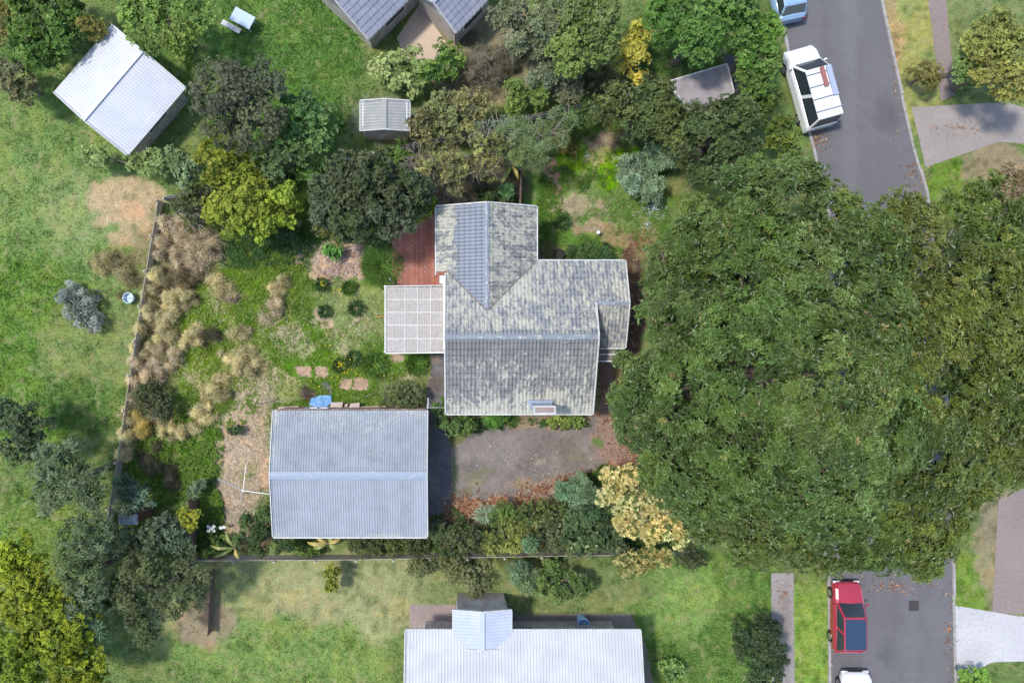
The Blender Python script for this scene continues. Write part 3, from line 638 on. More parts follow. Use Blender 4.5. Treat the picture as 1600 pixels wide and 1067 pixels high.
# ---- garden shed in the south west corner
shed = empty('garden_shed', P(200, 815)); SX, SY, _ = shed.location
tag(shed, 'little brown garden shed with blue grey metal roof among shrubs in the corner', 'shed')
p = P(185, 820, 2.0); q = P(215, 809, 2.0); lw = q[0]-p[0]
corr_sheet('roof', (p[0]-SX, p[1]-SY, 1.95), (1, 0, 0), (0, 1, .12), lw, .62, mat('shed_roof_paint', (.20, .25, .28), .5, noise=((.33, .37, .37), 6, .4, .65)), shed, rib=.15, amp=.025, shape='trap')
MB().box(((p[0]+q[0])/2-SX+.02, p[1]-SY+.30, .95), (lw-.1, .5, 1.9)).build('wall', mat('brown_timber', (.13, .08, .055), .85, noise=((.2, .13, .09), 6, .4, .7)), shed)
MB().box(((p[0]+q[0])/2-SX+.02, p[1]-SY+.57, .9), (.5, .04, 1.7)).build('door', mat('shed_door_paint', (.1, .12, .11), .7), shed)

# ---------------------------------------------------------------- neighbours
M_WROOF = mat('white_sheet_roof', (.50, .51, .54), .5, .3, noise=((.55, .56, .59), .8, .4, .6))
M_WROOF2 = mat('offwhite_sheet_roof', (.43, .44, .45), .5, .3, noise=((.50, .50, .50), .6, .4, .6))
M_LROOF = mat('pale_lilac_sheet_roof', (.40, .44, .52), .5, .3, noise=((.46, .49, .55), .8, .4, .6))
M_GROOF = mat('grey_tile_roof', (.25, .26, .31), .7, .3, noise=((.30, .31, .36), 2, .4, .6))
M_NWALL = mat('neighbour_wall', (.50, .46, .40), .8, noise=((.36, .31, .27), 2, .4, .6))
M_ROCK = mat('grey_rock', (.30, .29, .27), .9, noise=((.2, .2, .18), 4, .4, .6), bump=.6)
def gable_building(name, label, cat, corners, ridge_h, eave_h, m, rib=.17, shape='trap', course=None, m2=None):
    """corners: photo pixels of the eave rectangle (A,B,C,D); the ridge runs between the middles of AB and CD"""
    A, B, C, D = [Vector(P(*c, eave_h)) for c in corners]
    c0 = (A+B+C+D)/4; o = empty(name, (c0.x, c0.y, 0)); tag(o, label, cat); c0 = Vector((c0.x, c0.y, 0))
    A, B, C, D = A-c0, B-c0, C-c0, D-c0
    M1 = (A+B)/2+Vector((0, 0, ridge_h-eave_h)); M2 = (C+D)/2+Vector((0, 0, ridge_h-eave_h))
    for E0, E1, R0, mm in ((A, D, M1, m), (C, B, M2, m2 or m)):
        U = E1-E0; V = R0-E0; corr_sheet('roof_slope', E0, U, V, U.length, V.length, mm, o, rib=rib, amp=.025, shape=shape, course=course)
    MB().beam(M1+Vector((0, 0, .04)), M2+Vector((0, 0, .04)), .25, .03).build('ridge_cap', m, o)
    for a, b in ((A, M1), (M1, B), (C, M2), (M2, D)): MB().beam(a, b, .06, .16).build('barge_board', M_TRIM, o)
    for a, b in ((A, D), (B, C)): MB().beam(a-Vector((0, 0, .05)), b-Vector((0, 0, .05)), .1, .1).build('gutter', M_TRIM, o)
    cen = Vector((0, 0, 0)); I = [Vector((v.x*.84, v.y*.84, 0)) for v in (A, B, C, D)]
    for k in range(4):
        a, b = I[k], I[(k+1) % 4]; MB().beam(a+Vector((0, 0, eave_h/2-.1)), b+Vector((0, 0, eave_h/2-.1)), .1, eave_h-.15).build('wall', M_NWALL, o)
    for k in (0, 2):
        a, b = I[k], I[(k+1) % 4]; g = MB(); ap = (a+b)/2; g.quad((a.x, a.y, eave_h-.18), (b.x, b.y, eave_h-.18), (ap.x, ap.y, ridge_h-.12)); g.build('gable_wall', M_NWALL, o)
    for k in (1, 3):
        a, b = I[k], I[(k+1) % 4]; d = (b-a).normalized(); n_ = Vector((d.y, -d.x, 0)); n_ = n_ if n_.dot((a+b)/2) > 0 else -n_
        mid = (a+b)/2+n_*.07; q = Matrix(((d.x, n_.x, 0), (d.y, n_.y, 0), (0, 0, 1)))
        wo = MB().box((mid.x, mid.y, 1.5), (1.6, .05, 1.1), M=q).build('window', M_WHITE, o)
        MB().box((mid.x+n_.x*.03, mid.y+n_.y*.03, 1.5), (1.45, .02, .95), M=q).build('pane', M_GLASS, wo)
    return o
gable_building('shed_building', 'white metal gable roofed outbuilding turned diagonally on the lawn at upper left', 'outbuilding', [(175.5, 39), (289.5, 136.5), (198.5, 243), (84.5, 145.5)], 2.7, 1.95, M_WROOF)
gable_building('neighbour_house', 'neighbouring house with grey pointed roof corners at the top edge, left of the tan patio', 'house', [(665, -28), (568, -118), (478, -28), (575, 62)], 3.8, 2.3, M_GROOF, rib=.3, shape='wave', course=.35)
gable_building('neighbour_house', 'grey tiled roof wing at the top edge, right of the tan patio', 'house', [(775, -14), (706, -80), (643, -14), (712, 52)], 3.4, 2.3, M_GROOF, rib=.3, shape='wave', course=.35)
gable_building('neighbour_house', 'neighbouring house with wide white metal roof along the bottom edge', 'house', [(633, 984), (633, 1230), (1001, 1230), (1001, 984)], 3.8, 2.8, M_WROOF2)
gable_building('house_extension', 'small pale roofed extension on the back of the white roofed house', 'house extension', [(708, 952), (799, 952), (799, 1012), (708, 1012)], 3.15, 2.85, M_LROOF)
# flat weathered grey roof by the northern corner
fr = empty('carport', P(1095, 140)); FX, FY, _ = fr.location
tag(fr, 'flat weathered grey carport roof between the dark hedges near the northern corner', 'carport')
M_FLAT = mat('weathered_flat_roof', (.31, .285, .285), .85, noise=((.22, .195, .19), 1.6, .38, .66))
pts = [P(1042, 128, 2.4), P(1136, 100, 2.4), P(1147, 144, 2.4), P(1088, 186, 2.4)]
MB().prism([(p[0]-FX, p[1]-FY) for p in pts], 2.28, 2.4).build('roof', M_FLAT, fr)
for a, b in zip(pts, pts[1:]+pts[:1]): MB().beam((a[0]-FX, a[1]-FY, 2.31), (b[0]-FX, b[1]-FY, 2.31), .07, .2).build('fascia', M_TRIM, fr)
for p in pts: MB().box(((p[0]-FX)*.9, (p[1]-FY)*.9, 1.15), (.1, .1, 2.28)).build('post', M_TRIM, fr)
sheet('path', [(1130, 85), (1168, 85), (1182, 170), (1150, 175)], .008, cells((.07, .066, .07), .2), M_ASPH, rough_edge=.05)  # asphalt coloured near black: shade beside the carport roof painted in

# ---------------------------------------------------------------- cars
M_TYRE = mat('tyre_rubber', (.02, .02, .02), .9); M_RIM = mat('alloy', (.45, .45, .46), .35, .5, .8)
M_LAMP = mat('clear_lamp', (.7, .72, .74), .15, .6); M_TAIL = mat('red_lamp', (.4, .02, .02), .2, .6)
def loft(b, secs):
    """secs: list of rings (same count) -> skin"""
    i0 = len(b.v); n = len(secs[0])
    for s in secs: b.v += [tuple(p) for p in s]
    for j in range(len(secs)-1):
        for k in range(n):
            a = i0+j*n+k; c = i0+j*n+(k+1) % n; b.f.append((a, c, c+n, a+n))
    b.f.append(tuple(i0+k for k in reversed(range(n)))); b.f.append(tuple(i0+(len(secs)-1)*n+k for k in range(n)))
def car(name, label, cat, px_, py_, ang, L, W, Ht, paint, prof, cab, roofmat=None, group=None):
    """local +y is the front. prof: [(y,halfwidth frac,z top)], cab: (y rear base, y rear top, y front top, y front base)"""
    o = empty(name, P(px_, py_, Ht*.6), R(ang)); o.location.z = 0; tag(o, label, cat, group)
    b = MB(); hw = W/2; secs = []
    for y, f, zt in prof:
        w_ = hw*f; zb = .28; secs.append([(-w_*.94, y*L, zb), (-w_, y*L, zb+.2), (-w_, y*L, zt-.22), (-w_*.93, y*L, zt-.06), (-w_*.8, y*L, zt), (0, y*L, zt+.03), (w_*.8, y*L, zt), (w_*.93, y*L, zt-.06), (w_, y*L, zt-.22), (w_, y*L, zb+.2), (w_*.94, y*L, zb)])
    loft(b, secs); b.build('body', paint, o, bevel=.02, smooth=False)
    r0, r1, f1, f0 = [v*L for v in cab]; zb = prof[len(prof)//2][2]-.03; bw, tw = hw*.9, hw*.74
    B = [Vector((-bw, r0, zb)), Vector((bw, r0, zb)), Vector((bw, f0, zb)), Vector((-bw, f0, zb))]
    T = [Vector((-tw, r1, Ht)), Vector((tw, r1, Ht)), Vector((tw, f1, Ht)), Vector((-tw, f1, Ht))]
    c = MB(); c.v = [tuple(v) for v in B+T]; c.f = [(4, 5, 6, 7), (0, 1, 5, 4), (1, 2, 6, 5), (2, 3, 7, 6), (3, 0, 4, 7)]; c.build('cabin', paint, o, bevel=.05)
    def pane(n, a, b_, c_, d, m=M_GLASS):
        cen = (a+b_+c_+d)/4; nn = (b_-a).cross(d-a).normalized(); nn = nn if nn.dot(cen-Vector((0, 0, zb))) > 0 else -nn
        q = MB(); pts = [cen+(v-cen)*.88+nn*.012 for v in (a, b_, c_, d)]; q.quad(*pts); q.build(n, m, o)
    pane('windscreen', B[3], B[2], T[2], T[3]); pane('rear_window', B[0], B[1], T[1], T[0])
    for s in (0, 1):
        Bb, Bf, Tb, Tf = (B[0], B[3], T[0], T[3]) if s == 0 else (B[1], B[2], T[1], T[2])
        m1 = (Bb+Bf)/2; t1 = (Tb+Tf)/2; pane('side_window', Bb, m1, t1, Tb); pane('side_window', m1, Bf, Tf, t1)
    rp = MB(); z = Ht+.012; rp.box((0, (r1+f1)/2, Ht+.006), (tw*2-.12, (f1-r1)-.12, .02)); rp.build('roof_panel', roofmat or paint, o, bevel=.008)
    for sx in (-1, 1):
        for y in (-.31, .32):
            wv = MB().tube([(sx*(hw-.22), y*L, .32), (sx*(hw-.01), y*L, .32)], .32, 16).build('wheel', M_TYRE, o)
            MB().tube([(sx*(hw-.03), y*L, .32), (sx*(hw+.005), y*L, .32)], .2, 12).build('rim', M_RIM, wv)
        MB().box((sx*(hw+.07), f0-.15*L/4, zb+.08), (.16, .1, .12)).build('mirror', paint, o, bevel=.02)
        yf = prof[-1][0]*L; yb = prof[0][0]*L
        MB().box((sx*hw*.66, yf-.03, prof[-1][2]-.12), (.34, .12, .12)).build('headlight', M_LAMP, o, bevel=.02)
        MB().box((sx*hw*.76, yb+.02, prof[0][2]-.15), (.2, .08, .2)).build('tail_light', M_TAIL, o, bevel=.02)
    MB().box((0, prof[-1][0]*L+.02, .45), (W*.55, .04, .12)).build('grille', M_TYRE, o)
    MB().box((0, (f0+prof[-1][0]*L)/2, prof[-2][2]+.045), (W*.6, .02, .006)).build('bonnet_crease', M_TYRE, o)
    return o
PAINT_W = mat('white_car_paint', (.74, .75, .75), .25, .5, 0, coat=.6); PAINT_R = mat('red_car_paint', (.36, .03, .055), .22, .5, 0, coat=.8)
PAINT_B = mat('blue_car_paint', (.25, .38, .55), .25, .5, 0, coat=.6); PAINT_S = mat('pearl_car_paint', (.66, .66, .67), .22, .5, 0, coat=.6)
M_ROOFGL = mat('sky_tinted_roof_glass', (.03, .055, .095), .12, .6)  # blue of the reflected sky put into the roof glass colour
PF = [(-.5, .84, .85), (-.46, .95, .98), (-.25, 1, 1.0), (.1, 1, .98), (.28, .98, .93), (.42, .94, .84), (.48, .84, .72), (.5, .72, .6)]
PFV = [(-.5, .93, 1.0), (-.47, .98, 1.15), (-.2, 1, 1.2), (.1, 1, 1.2), (.28, .98, 1.12), (.42, .94, 1.0), (.48, .86, .85), (.5, .76, .65)]
v = car('parked_van', 'white van parked at the left kerb near the top of the street', 'van', 1272, 133, 15.5, 4.75, 1.92, 2.0, PAINT_W, PFV, (-.49, -.45, .14, .30))
for y in (-1.7, -1.0, -.3, .4): MB().box((0, y, 2.06), (1.5, .05, .05)).build('roof_rack_bar', M_RIM, v)
MB().box((.12, .1, 2.13), (.22, 1.1, .08)).build('roof_load', mat('red_strap_bundle', (.30, .12, .11), .6), v)
MB().box((.5, -.2, 2.12), (.28, 1.7, .06)).build('roof_load', mat('blue_grey_board', (.33, .38, .5), .6), v)
car('parked_car', 'red hatchback with dark bluish roof parked at the left kerb at bottom right', 'car', 1328, 966, 0, 4.0, 1.74, 1.48, PAINT_R, PF, (-.47, -.40, .06, .24), roofmat=M_ROOFGL)
car('parked_car', 'white car behind the red hatchback, cut off by the bottom edge', 'car', 1342, 1112, 0, 4.3, 1.8, 1.48, PAINT_S, PF, (-.44, -.34, .08, .26))
car('parked_car', 'light blue car at the left kerb, cut off by the top edge', 'car', 1228, -26, 12, 4.2, 1.75, 1.45, PAINT_B, PF, (-.46, -.36, .06, .25))

# ---------------------------------------------------------------- foliage
def unit(a): return a/np.maximum(np.linalg.norm(a, axis=-1, keepdims=True), 1e-9)
def rosettes(Pp, Nn, k, L, W, colr, rng, e0=.05, e1=.8, droop=.15, lvar=.3):
    """k folded leaves round every tip; two triangles a leaf"""
    n = len(Pp); ref = np.where(np.abs(Nn[:, 2:3]) > .9, np.array([[1., 0, 0]]), np.array([[0, 0, 1.]]))
    T = unit(np.cross(ref, Nn)); B = np.cross(Nn, T)
    a = rng.uniform(0, 6.283, (n, 1))+np.arange(k)[None]*6.283/k+rng.uniform(-.4, .4, (n, k)); e = rng.uniform(e0, e1, (n, k))
    d = (np.cos(e)*np.cos(a))[..., None]*T[:, None]+(np.cos(e)*np.sin(a))[..., None]*B[:, None]+np.sin(e)[..., None]*Nn[:, None]
    l = (L*(1+rng.uniform(-lvar, lvar, (n, k))))[..., None]; s = unit(np.cross(Nn[:, None], d))*(W/2)
    s = s*(1+rng.uniform(-.2, .2, (n, k, 1)))
    tilt = rng.uniform(-.5, .5, (n, k, 1)); up = np.cross(d, s); s = s+up*tilt
    base = Pp[:, None]+d*l*.06; mid = Pp[:, None]+d*l*.48; nn = Nn[:, None]*W*.16
    tip = Pp[:, None]+d*l-Nn[:, None]*l*droop
    V = np.stack([base, mid+s+nn, tip, mid-s+nn], 2).reshape(-1, 3)
    m = n*k; i = np.arange(m)[:, None]*4
    F = np.concatenate([i+np.array([[0, 1, 2]]), i+np.array([[0, 2, 3]])])
    c = colr[:, None]*(1+rng.uniform(-.22, .22, (n, k, 1))); c = np.repeat(c.reshape(-1, 3), 4, 0)
    return V, F, c
def join_geo(parts):
    V = []; F = []; C = []; o = 0
    for v, f, c in parts: V.append(v); F.append(f+o); C.append(c); o += len(v)
    return np.concatenate(V), np.concatenate(F), np.concatenate(C)
M_LEAF = attr_mat('leaf', rough=.5, spec=.35, transl=.22, fine=None)
M_GLOSS = attr_mat('glossy_leaf', rough=.42, spec=.45, transl=.15, fine=None)
M_DRY = attr_mat('dry_leaf', rough=.85, spec=.1, transl=.2, fine=None)
M_STRAW = attr_mat('straw', rough=.8, spec=.15, transl=.45, fine=None)
M_BARK = mat('bark', (.13, .10, .08), .9, noise=((.2, .17, .14), 8, .4, .65), bump=.5)
M_TWIG = mat('grey_twigs', (.26, .21, .19), .9, noise=((.35, .29, .27), 8, .4, .65))
# style: leaf length, width, leaves per tip, tips per clump, clump radius, cover, e0, e1, material
ST = {
 'fig':    dict(L=.225, W=.072, k=8, n=27, cr=.55, cov=1.9, e0=.0, e1=.8, m=M_GLOSS, gain=1.2),
 'dark':   dict(L=.17, W=.085, k=7, n=24, cr=.42, cov=1.9, e0=.1, e1=.9, m=M_LEAF),
 'small':  dict(L=.12, W=.055, k=6, n=40, cr=.40, cov=1.8, e0=.0, e1=.9, m=M_LEAF),
 'lime':   dict(L=.15, W=.085, k=6, n=26, cr=.40, cov=1.8, e0=.0, e1=.8, m=M_LEAF),
 'star':   dict(L=.27, W=.058, k=10, n=5, cr=.46, cov=2.1, e0=.0, e1=.45, m=M_LEAF, gain=1.3),
 'feather':dict(L=.22, W=.028, k=6, n=34, cr=.45, cov=1.5, e0=.0, e1=.9, m=M_LEAF),
 'dry':    dict(L=.20, W=.026, k=7, n=52, cr=.34, cov=1.2, e0=.0, e1=1.1, m=M_STRAW, gain=1.55),
 'blossom':dict(L=.15, W=.075, k=7, n=22, cr=.34, cov=1.8, e0=.1, e1=.9, m=M_LEAF, gain=1.15),
 'loose':  dict(L=.16, W=.07, k=5, n=20, cr=.45, cov=1.25, e0=.0, e1=.9, m=M_LEAF),
 'far':    dict(L=.19, W=.09, k=6, n=26, cr=.5, cov=1.8, e0=.0, e1=.9, m=M_LEAF, gain=1.6),
}
def crown_geo(blobs, st, pal, rng, thin=1.0):
    parts = []; s = ST[st]; C = np.array([b[0] for b in blobs]); Rr = np.array([b[1] for b in blobs])
    for bi, (c, r) in enumerate(blobs):
        c = np.array(c); r = np.array(r); cr0 = min(s['cr'], .5*r[0]); full = r; r = np.maximum(r-(.34*cr0+.2*s['L']), r*.5); area = math.pi*r[0]*r[1]*1.75
        M = max(4, int(max(area, full[0]*full[1]*3.2)*s['cov']*thin/(math.pi*cr0**2)))
        tint = rng.uniform(.86, 1.14)*np.array((rng.uniform(.9, 1.1), 1.0, rng.uniform(.85, 1.15)))
        d = unit(rng.normal(size=(M*3, 3))); d = d[d[:, 2] > -.25][:M]
        p = c+d*r*(1+rng.normal(size=(len(d), 1))*.07+(fbm(d[:, 0]*2+c[0], d[:, 1]*2+c[1], 5)[:, None]-.5)*.35)
        for bj, (c2, r2) in enumerate(blobs):           # no leaves deep inside a neighbouring mass
            if bj != bi: p_in = (((p-np.array(c2))/(np.array(r2)*.8))**2).sum(1) < 1; keep = ~p_in; p = p[keep]; d = d[keep]
        if not len(p): continue
        nr = unit(d/r); m = len(p); cr = cr0*rng.uniform(.55, 1.4, (m, 1))
        cb = rng.uniform(.72, 1.25, (m, 1)); ca = rng.random((m, 1))
        n = max(6, int(s['n']*(cr0/s['cr'])**1.6)); dd = unit(nr[:, None]+rng.normal(size=(m, n, 3))*.95)
        q = (p-nr*cr*.4)[:, None]+dd*cr[:, None]*rng.uniform(.35, 1.2, (m, n, 1))
        nn = unit(dd+rng.normal(size=dd.shape)*.35+np.array([0, 0, .55])).reshape(-1, 3); q = q.reshape(-1, 3)
        ok = q[:, 2] > .03; 
        t = np.clip(np.repeat(ca, n, 0)*.55+rng.random((m*n, 1))*.45, 0, 1); fs = s.get('gain', 1.35); base = np.array(pal[0])*fs; acc = np.array(pal[1])*fs
        cc = base*(1-t)+acc*t
        if len(pal) > 3: hit = rng.random((m*n, 1)) < pal[3]; cc = np.where(hit, np.array(pal[2])*fs, cc)
        cc = cc*np.repeat(cb, n, 0)*tint
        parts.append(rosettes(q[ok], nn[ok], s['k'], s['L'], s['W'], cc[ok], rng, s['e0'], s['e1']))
        # inner, sparser layer that closes the crown, coloured darker as shade in the gaps
        m2 = max(3, int(m*3.0)); d2 = unit(rng.normal(size=(m2, 3))); d2[:, 2] = np.abs(d2[:, 2])*.9
        q2 = c+d2*r*rng.uniform(.45, .86, (m2, 1)); ok = q2[:, 2] > .02; q2 = q2[ok]; d2 = d2[ok]
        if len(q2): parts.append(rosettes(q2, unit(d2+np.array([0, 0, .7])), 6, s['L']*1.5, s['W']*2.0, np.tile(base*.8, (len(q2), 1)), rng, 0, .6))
    return join_geo(parts)
def dry_geo(blobs, pal, rng, thin=1.0):
    parts = []
    for c, r in blobs:
        c = np.array(c); r = np.array(r)*.84; top = (c[2]+r[2])*.75; n = int(520*thin*r[0]*r[1]/.45)
        # several sub-heads, each a spray of fine stems
        kx = max(4, int(14*r[0]*r[1])); hd = rng.normal(size=(kx, 2))*.62*r[:2]; hs = rng.uniform(.15, .6, kx)*r[0]; ix = rng.integers(kx, size=n)
        q = rng.normal(size=(n, 2))*.72; x = hd[ix]+q*hs[ix][:, None]; rr = np.hypot(x[:, 0]/r[0], x[:, 1]/r[1])
        z = np.maximum(.04, top*np.clip(1-.42*rr**1.6-.25*(q**2).sum(1), .05, 1)*rng.uniform(.2, 1.1, n))
        p = np.stack([c[0]+x[:, 0], c[1]+x[:, 1], z], -1); nn = unit(np.stack([x[:, 0]/r[0]*.6, x[:, 1]/r[0]*.6, np.full(n, 1.)], -1)+rng.normal(size=(n, 3))*.25)
        t = np.clip(rng.random((n, 1))*.7+.45*rng.random(kx)[ix][:, None], 0, 1); cc = (np.array(pal[0])*(1-t)+np.array(pal[1])*t)*1.72*rng.uniform(.8, 1.2, kx)[ix][:, None]
        g_ = rng.random((n, 1)) < .10; cc = np.where(g_, np.array((.15, .20, .05)), cc); g_ = rng.random((n, 1)) < .10; cc = np.where(g_, np.array((.15, .11, .07)), cc)
        parts.append(rosettes(p, nn, 7, .25, .017, cc, rng, -.1, .8, lvar=.6, droop=.1))
    return join_geo(parts)
SEED = [100]
def plant(name, label, cat, blobs, top, st, pal, group=None, flat=.75, trunk=True, thin=1.0, hvar=.25, twigs=0, low=0):
    """blobs: (px,py,r) photo pixels at the crown's height"""
    SEED[0] += 1; rng = np.random.default_rng(SEED[0]); B = []
    big = max(b[2] for b in blobs)
    for b in blobs:
        bx, by, br = b[:3]; br *= 1.0 if st == 'fig' else (1.12 if top > 2.2 else 1.06); h = top*(1-hvar*rng.random()*.6-hvar*.5*(1-br/big)) if len(b) < 4 else b[3]
        r = RM(br, h); rz = min(r*flat, h*.62); zc = h-rz*.9; x, y, _ = P(bx, by, zc+rz*.5)
        B.append(((x, y, zc), (r, r*rng.uniform(.88, 1.1), rz)))
    mx = sum(b[0][0]*b[1][0] for b in B)/sum(b[1][0] for b in B); my = sum(b[0][1]*b[1][0] for b in B)/sum(b[1][0] for b in B)
    o = empty(name, (mx, my, 0)); tag(o, label, cat, group)
    B = [((c[0]-mx, c[1]-my, c[2]), r) for c, r in B]
    V, F, C = dry_geo(B, pal, rng, thin) if st == 'dry' else crown_geo(B, st, pal, rng, thin)
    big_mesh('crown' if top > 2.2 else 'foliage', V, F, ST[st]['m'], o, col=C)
    if trunk:
        tr = MB(); rt = .035*top+.02; zt = min(top*.45, 4)
        tr.tube([(0, 0, -.05), (.03*top, .01*top, zt*.5), (0, 0, zt)], [rt*1.25, rt, rt*.8], 7); tr.build('trunk' if top > 2.2 else 'stem', M_BARK, o)
        br_ = MB()
        for c, r in B:
            mid = (c[0]*.55+rng.uniform(-.1, .1), c[1]*.55+rng.uniform(-.1, .1), zt+(c[2]-zt)*.6+.05)
            br_.tube([(0, 0, zt*.85), mid, (c[0], c[1], c[2]-r[2]*.1)], [rt*.6, rt*.42, rt*.15], 5)
            for _ in range(4):
                a = rng.uniform(0, 6.28); br_.tube([mid, (c[0]+math.cos(a)*r[0]*.5, c[1]+math.sin(a)*r[1]*.4, c[2]+r[2]*.05), (c[0]+math.cos(a)*r[0]*.7, c[1]+math.sin(a)*r[1]*.7, c[2]+r[2]*.1)], [rt*.3, rt*.2, rt*.08], 4, cap=False)
        br_.build('branches', M_BARK, o)
    if twigs:
        tw = MB()
        for _ in range(twigs):
            c, r = B[rng.integers(len(B))]; a = rng.uniform(0, 6.28); rr = rng.uniform(.1, .8)
            p0 = np.array((c[0]+math.cos(a)*r[0]*rr, c[1]+math.sin(a)*r[1]*rr, c[2]+r[2]*.3)); pts = [p0]; dv = unit(np.array((math.cos(a)+rng.normal()*.6, math.sin(a)+rng.normal()*.6, .55+rng.random()*.5)))
            for j in range(3): dv = unit(dv+rng.normal(size=3)*.35); pts.append(pts[-1]+dv*r[0]*.28)
            tw.tube([tuple(p) for p in pts], [.022, .017, .012, .006], 3, cap=False)
        tag(tw.build('twigs', M_TWIG, o), kind='stuff')
    return o
# palettes (real leaf colours)
DKG = ((.035, .052, .02), (.10, .125, .055)); OLV = ((.055, .075, .022), (.12, .14, .045)); LIME = ((.15, .205, .018), (.30, .36, .045))
FIG = ((.048, .086, .016), (.120, .172, .038), (.20, .17, .05), .012); GGR = ((.10, .15, .08), (.20, .27, .15)); FRESH = ((.06, .13, .02), (.15, .26, .05))
BRN = ((.15, .12, .07), (.27, .22, .14)); TAN = ((.41, .365, .21), (.57, .52, .335)); TANP = ((.41, .35, .24), (.55, .48, .355)); YEL = ((.48, .41, .14), (.60, .52, .24), (.09, .13, .03), .28)
OBR = ((.10, .10, .045), (.20, .19, .07)); MIDG = ((.045, .085, .018), (.11, .17, .035)); BLUG = ((.085, .125, .07), (.165, .225, .135)); YG = ((.13, .17, .03), (.25, .28, .06))

# the great evergreen over the street side, and its neighbour across the road
plant('evergreen_tree', 'huge broad evergreen tree with glossy leaves filling the east side next to the house', 'tree',
      [(1048, 425, 46, 7.0), (1100, 345, 44, 7.5), (1165, 290, 38, 8.2), (1182, 262, 26, 7.6), (1195, 290, 30, 8.0), (1120, 400, 75, 9), (1046, 490, 44, 7.5), (1100, 510, 85, 10), (1004, 590, 46, 7.5), (1040, 640, 76, 9), (1110, 620, 90, 10.5), (1040, 720, 55, 8), (1120, 740, 85, 9.5),
       (1130, 815, 60, 8.0), (1200, 430, 90, 10.5), (1200, 560, 110, 11.5), (1200, 700, 105, 11), (1215, 820, 85, 9.5), (1240, 330, 80, 9.5), (1290, 440, 95, 11), (1300, 590, 110, 12), (1300, 740, 110, 11), (1300, 840, 70, 9), (1190, 870, 32, 7.5), (1300, 345, 60, 9), (1370, 830, 62, 8.5),
       (1095, 800, 28, 7.0), (1370, 500, 80, 11), (1380, 660, 90, 11), (1360, 400, 70, 10)], 11, 'fig', FIG, flat=.5)
plant('evergreen_tree', 'wide olive evergreen tree across the street, cut by the right edge', 'tree',
      [(1470, 400, 85, 9.5), (1540, 480, 100, 10), (1470, 560, 95, 10.5), (1560, 610, 95, 10), (1460, 700, 90, 10), (1530, 730, 70, 9), (1440, 800, 85, 9), (1560, 350, 75, 9), (1450, 860, 45, 7.5), (1620, 420, 80, 9), (1640, 560, 90, 9), (1420, 350, 50, 8.5), (1630, 690, 60, 8.5)], 10, 'fig', ((.055, .085, .014), (.12, .15, .028), (.2, .2, .05), .02), flat=.5)
# --- northern boundary, west to east
plant('lime_tree', 'bright yellow green leafy tree in the north west corner beside dead brown scrub', 'tree', [(345, 330, 30), (385, 318, 40), (425, 322, 34), (395, 348, 26), (360, 352, 22), (440, 300, 20)], 4.2, 'lime', LIME)
plant('shrub', 'dark twiggy green shrub at the western tip of the yellow green tree', 'shrub', [(290, 322, 22), (305, 345, 18)], 2.4, 'loose', OLV, thin=.8, twigs=24)
plant('shrub', 'small fresh green shrub between the yellow green tree and the big dark tree', 'shrub', [(492, 272, 20), (470, 262, 14)], 2.8, 'lime', FRESH)
plant('broadleaf_tree', 'large dark grey green clumpy tree directly above the red brown deck', 'tree', [(525, 300, 38), (575, 285, 46), (620, 300, 44), (560, 335, 42), (605, 335, 38), (510, 335, 26), (645, 290, 30), (540, 262, 28)], 6.3, 'dark', DKG)
plant('shrub', 'olive green sprawling shrub on the lower left side of the big dark tree', 'shrub', [(500, 345, 22), (530, 362, 20), (565, 368, 16)], 2.6, 'loose', ((.08, .105, .025), (.17, .19, .05)), twigs=10)
plant('shrub', 'bright lime leafy shrub leaning over the top right corner of the deck', 'shrub', [(660, 325, 17), (642, 336, 12), (672, 318, 10)], 3.2, 'lime', ((.12, .18, .02), (.26, .33, .05)))
plant('shrub', 'small vivid green bush in front of the pinkish leaf litter', 'shrub', [(517, 392, 13)], 1.1, 'lime', ((.07, .19, .03), (.15, .3, .06)), trunk=False)
plant('flowering_tree', 'olive brown tree with yellowish tips behind the north wing', 'tree', [(690, 240, 34), (735, 235, 36), (705, 270, 32), (750, 262, 26), (680, 262, 24), (768, 228, 22)], 4.6, 'loose', ((.10, .10, .04), (.23, .22, .07), (.38, .38, .12), .07), twigs=30, thin=1.2)
plant('bare_shrub', 'nearly leafless purplish grey shrub touching the left of the olive brown tree', 'shrub', [(652, 246, 18), (640, 262, 12)], 3.4, 'dry', ((.26, .21, .19), (.36, .30, .28)), twigs=50, thin=.5)
plant('bare_shrub', 'tangled leafless brown shrub against the top left of the north wing', 'shrub', [(690, 303, 20), (715, 308, 14)], 2.2, 'dry', ((.21, .16, .13), (.30, .24, .19)), twigs=60, thin=.5)
plant('shrub', 'dark green shrub with a bright tuft beside the peak of the north wing', 'shrub', [(765, 300, 20), (785, 310, 14)], 2.0, 'small', ((.03, .06, .018), (.07, .12, .03)))
plant('shrub', 'small mint green bush beside the brown fence north of the house', 'shrub', [(791, 298, 11)], 2.3, 'lime', ((.09, .2, .06), (.18, .33, .12)))
plant('feathery_tree', 'light green feathery tree with bare twigs at the top of the side lawn', 'tree', [(825, 215, 28), (862, 200, 26), (800, 232, 22), (835, 245, 20), (880, 190, 20), (790, 205, 20)], 4.2, 'feather', ((.13, .18, .065), (.25, .32, .14)), twigs=40, thin=1.0)
plant('shrub', 'brownish twiggy shrub below the feathery tree', 'shrub', [(780, 205, 20), (760, 205, 16)], 3.4, 'dry', ((.19, .155, .12), (.30, .25, .21)), twigs=30, thin=.8)
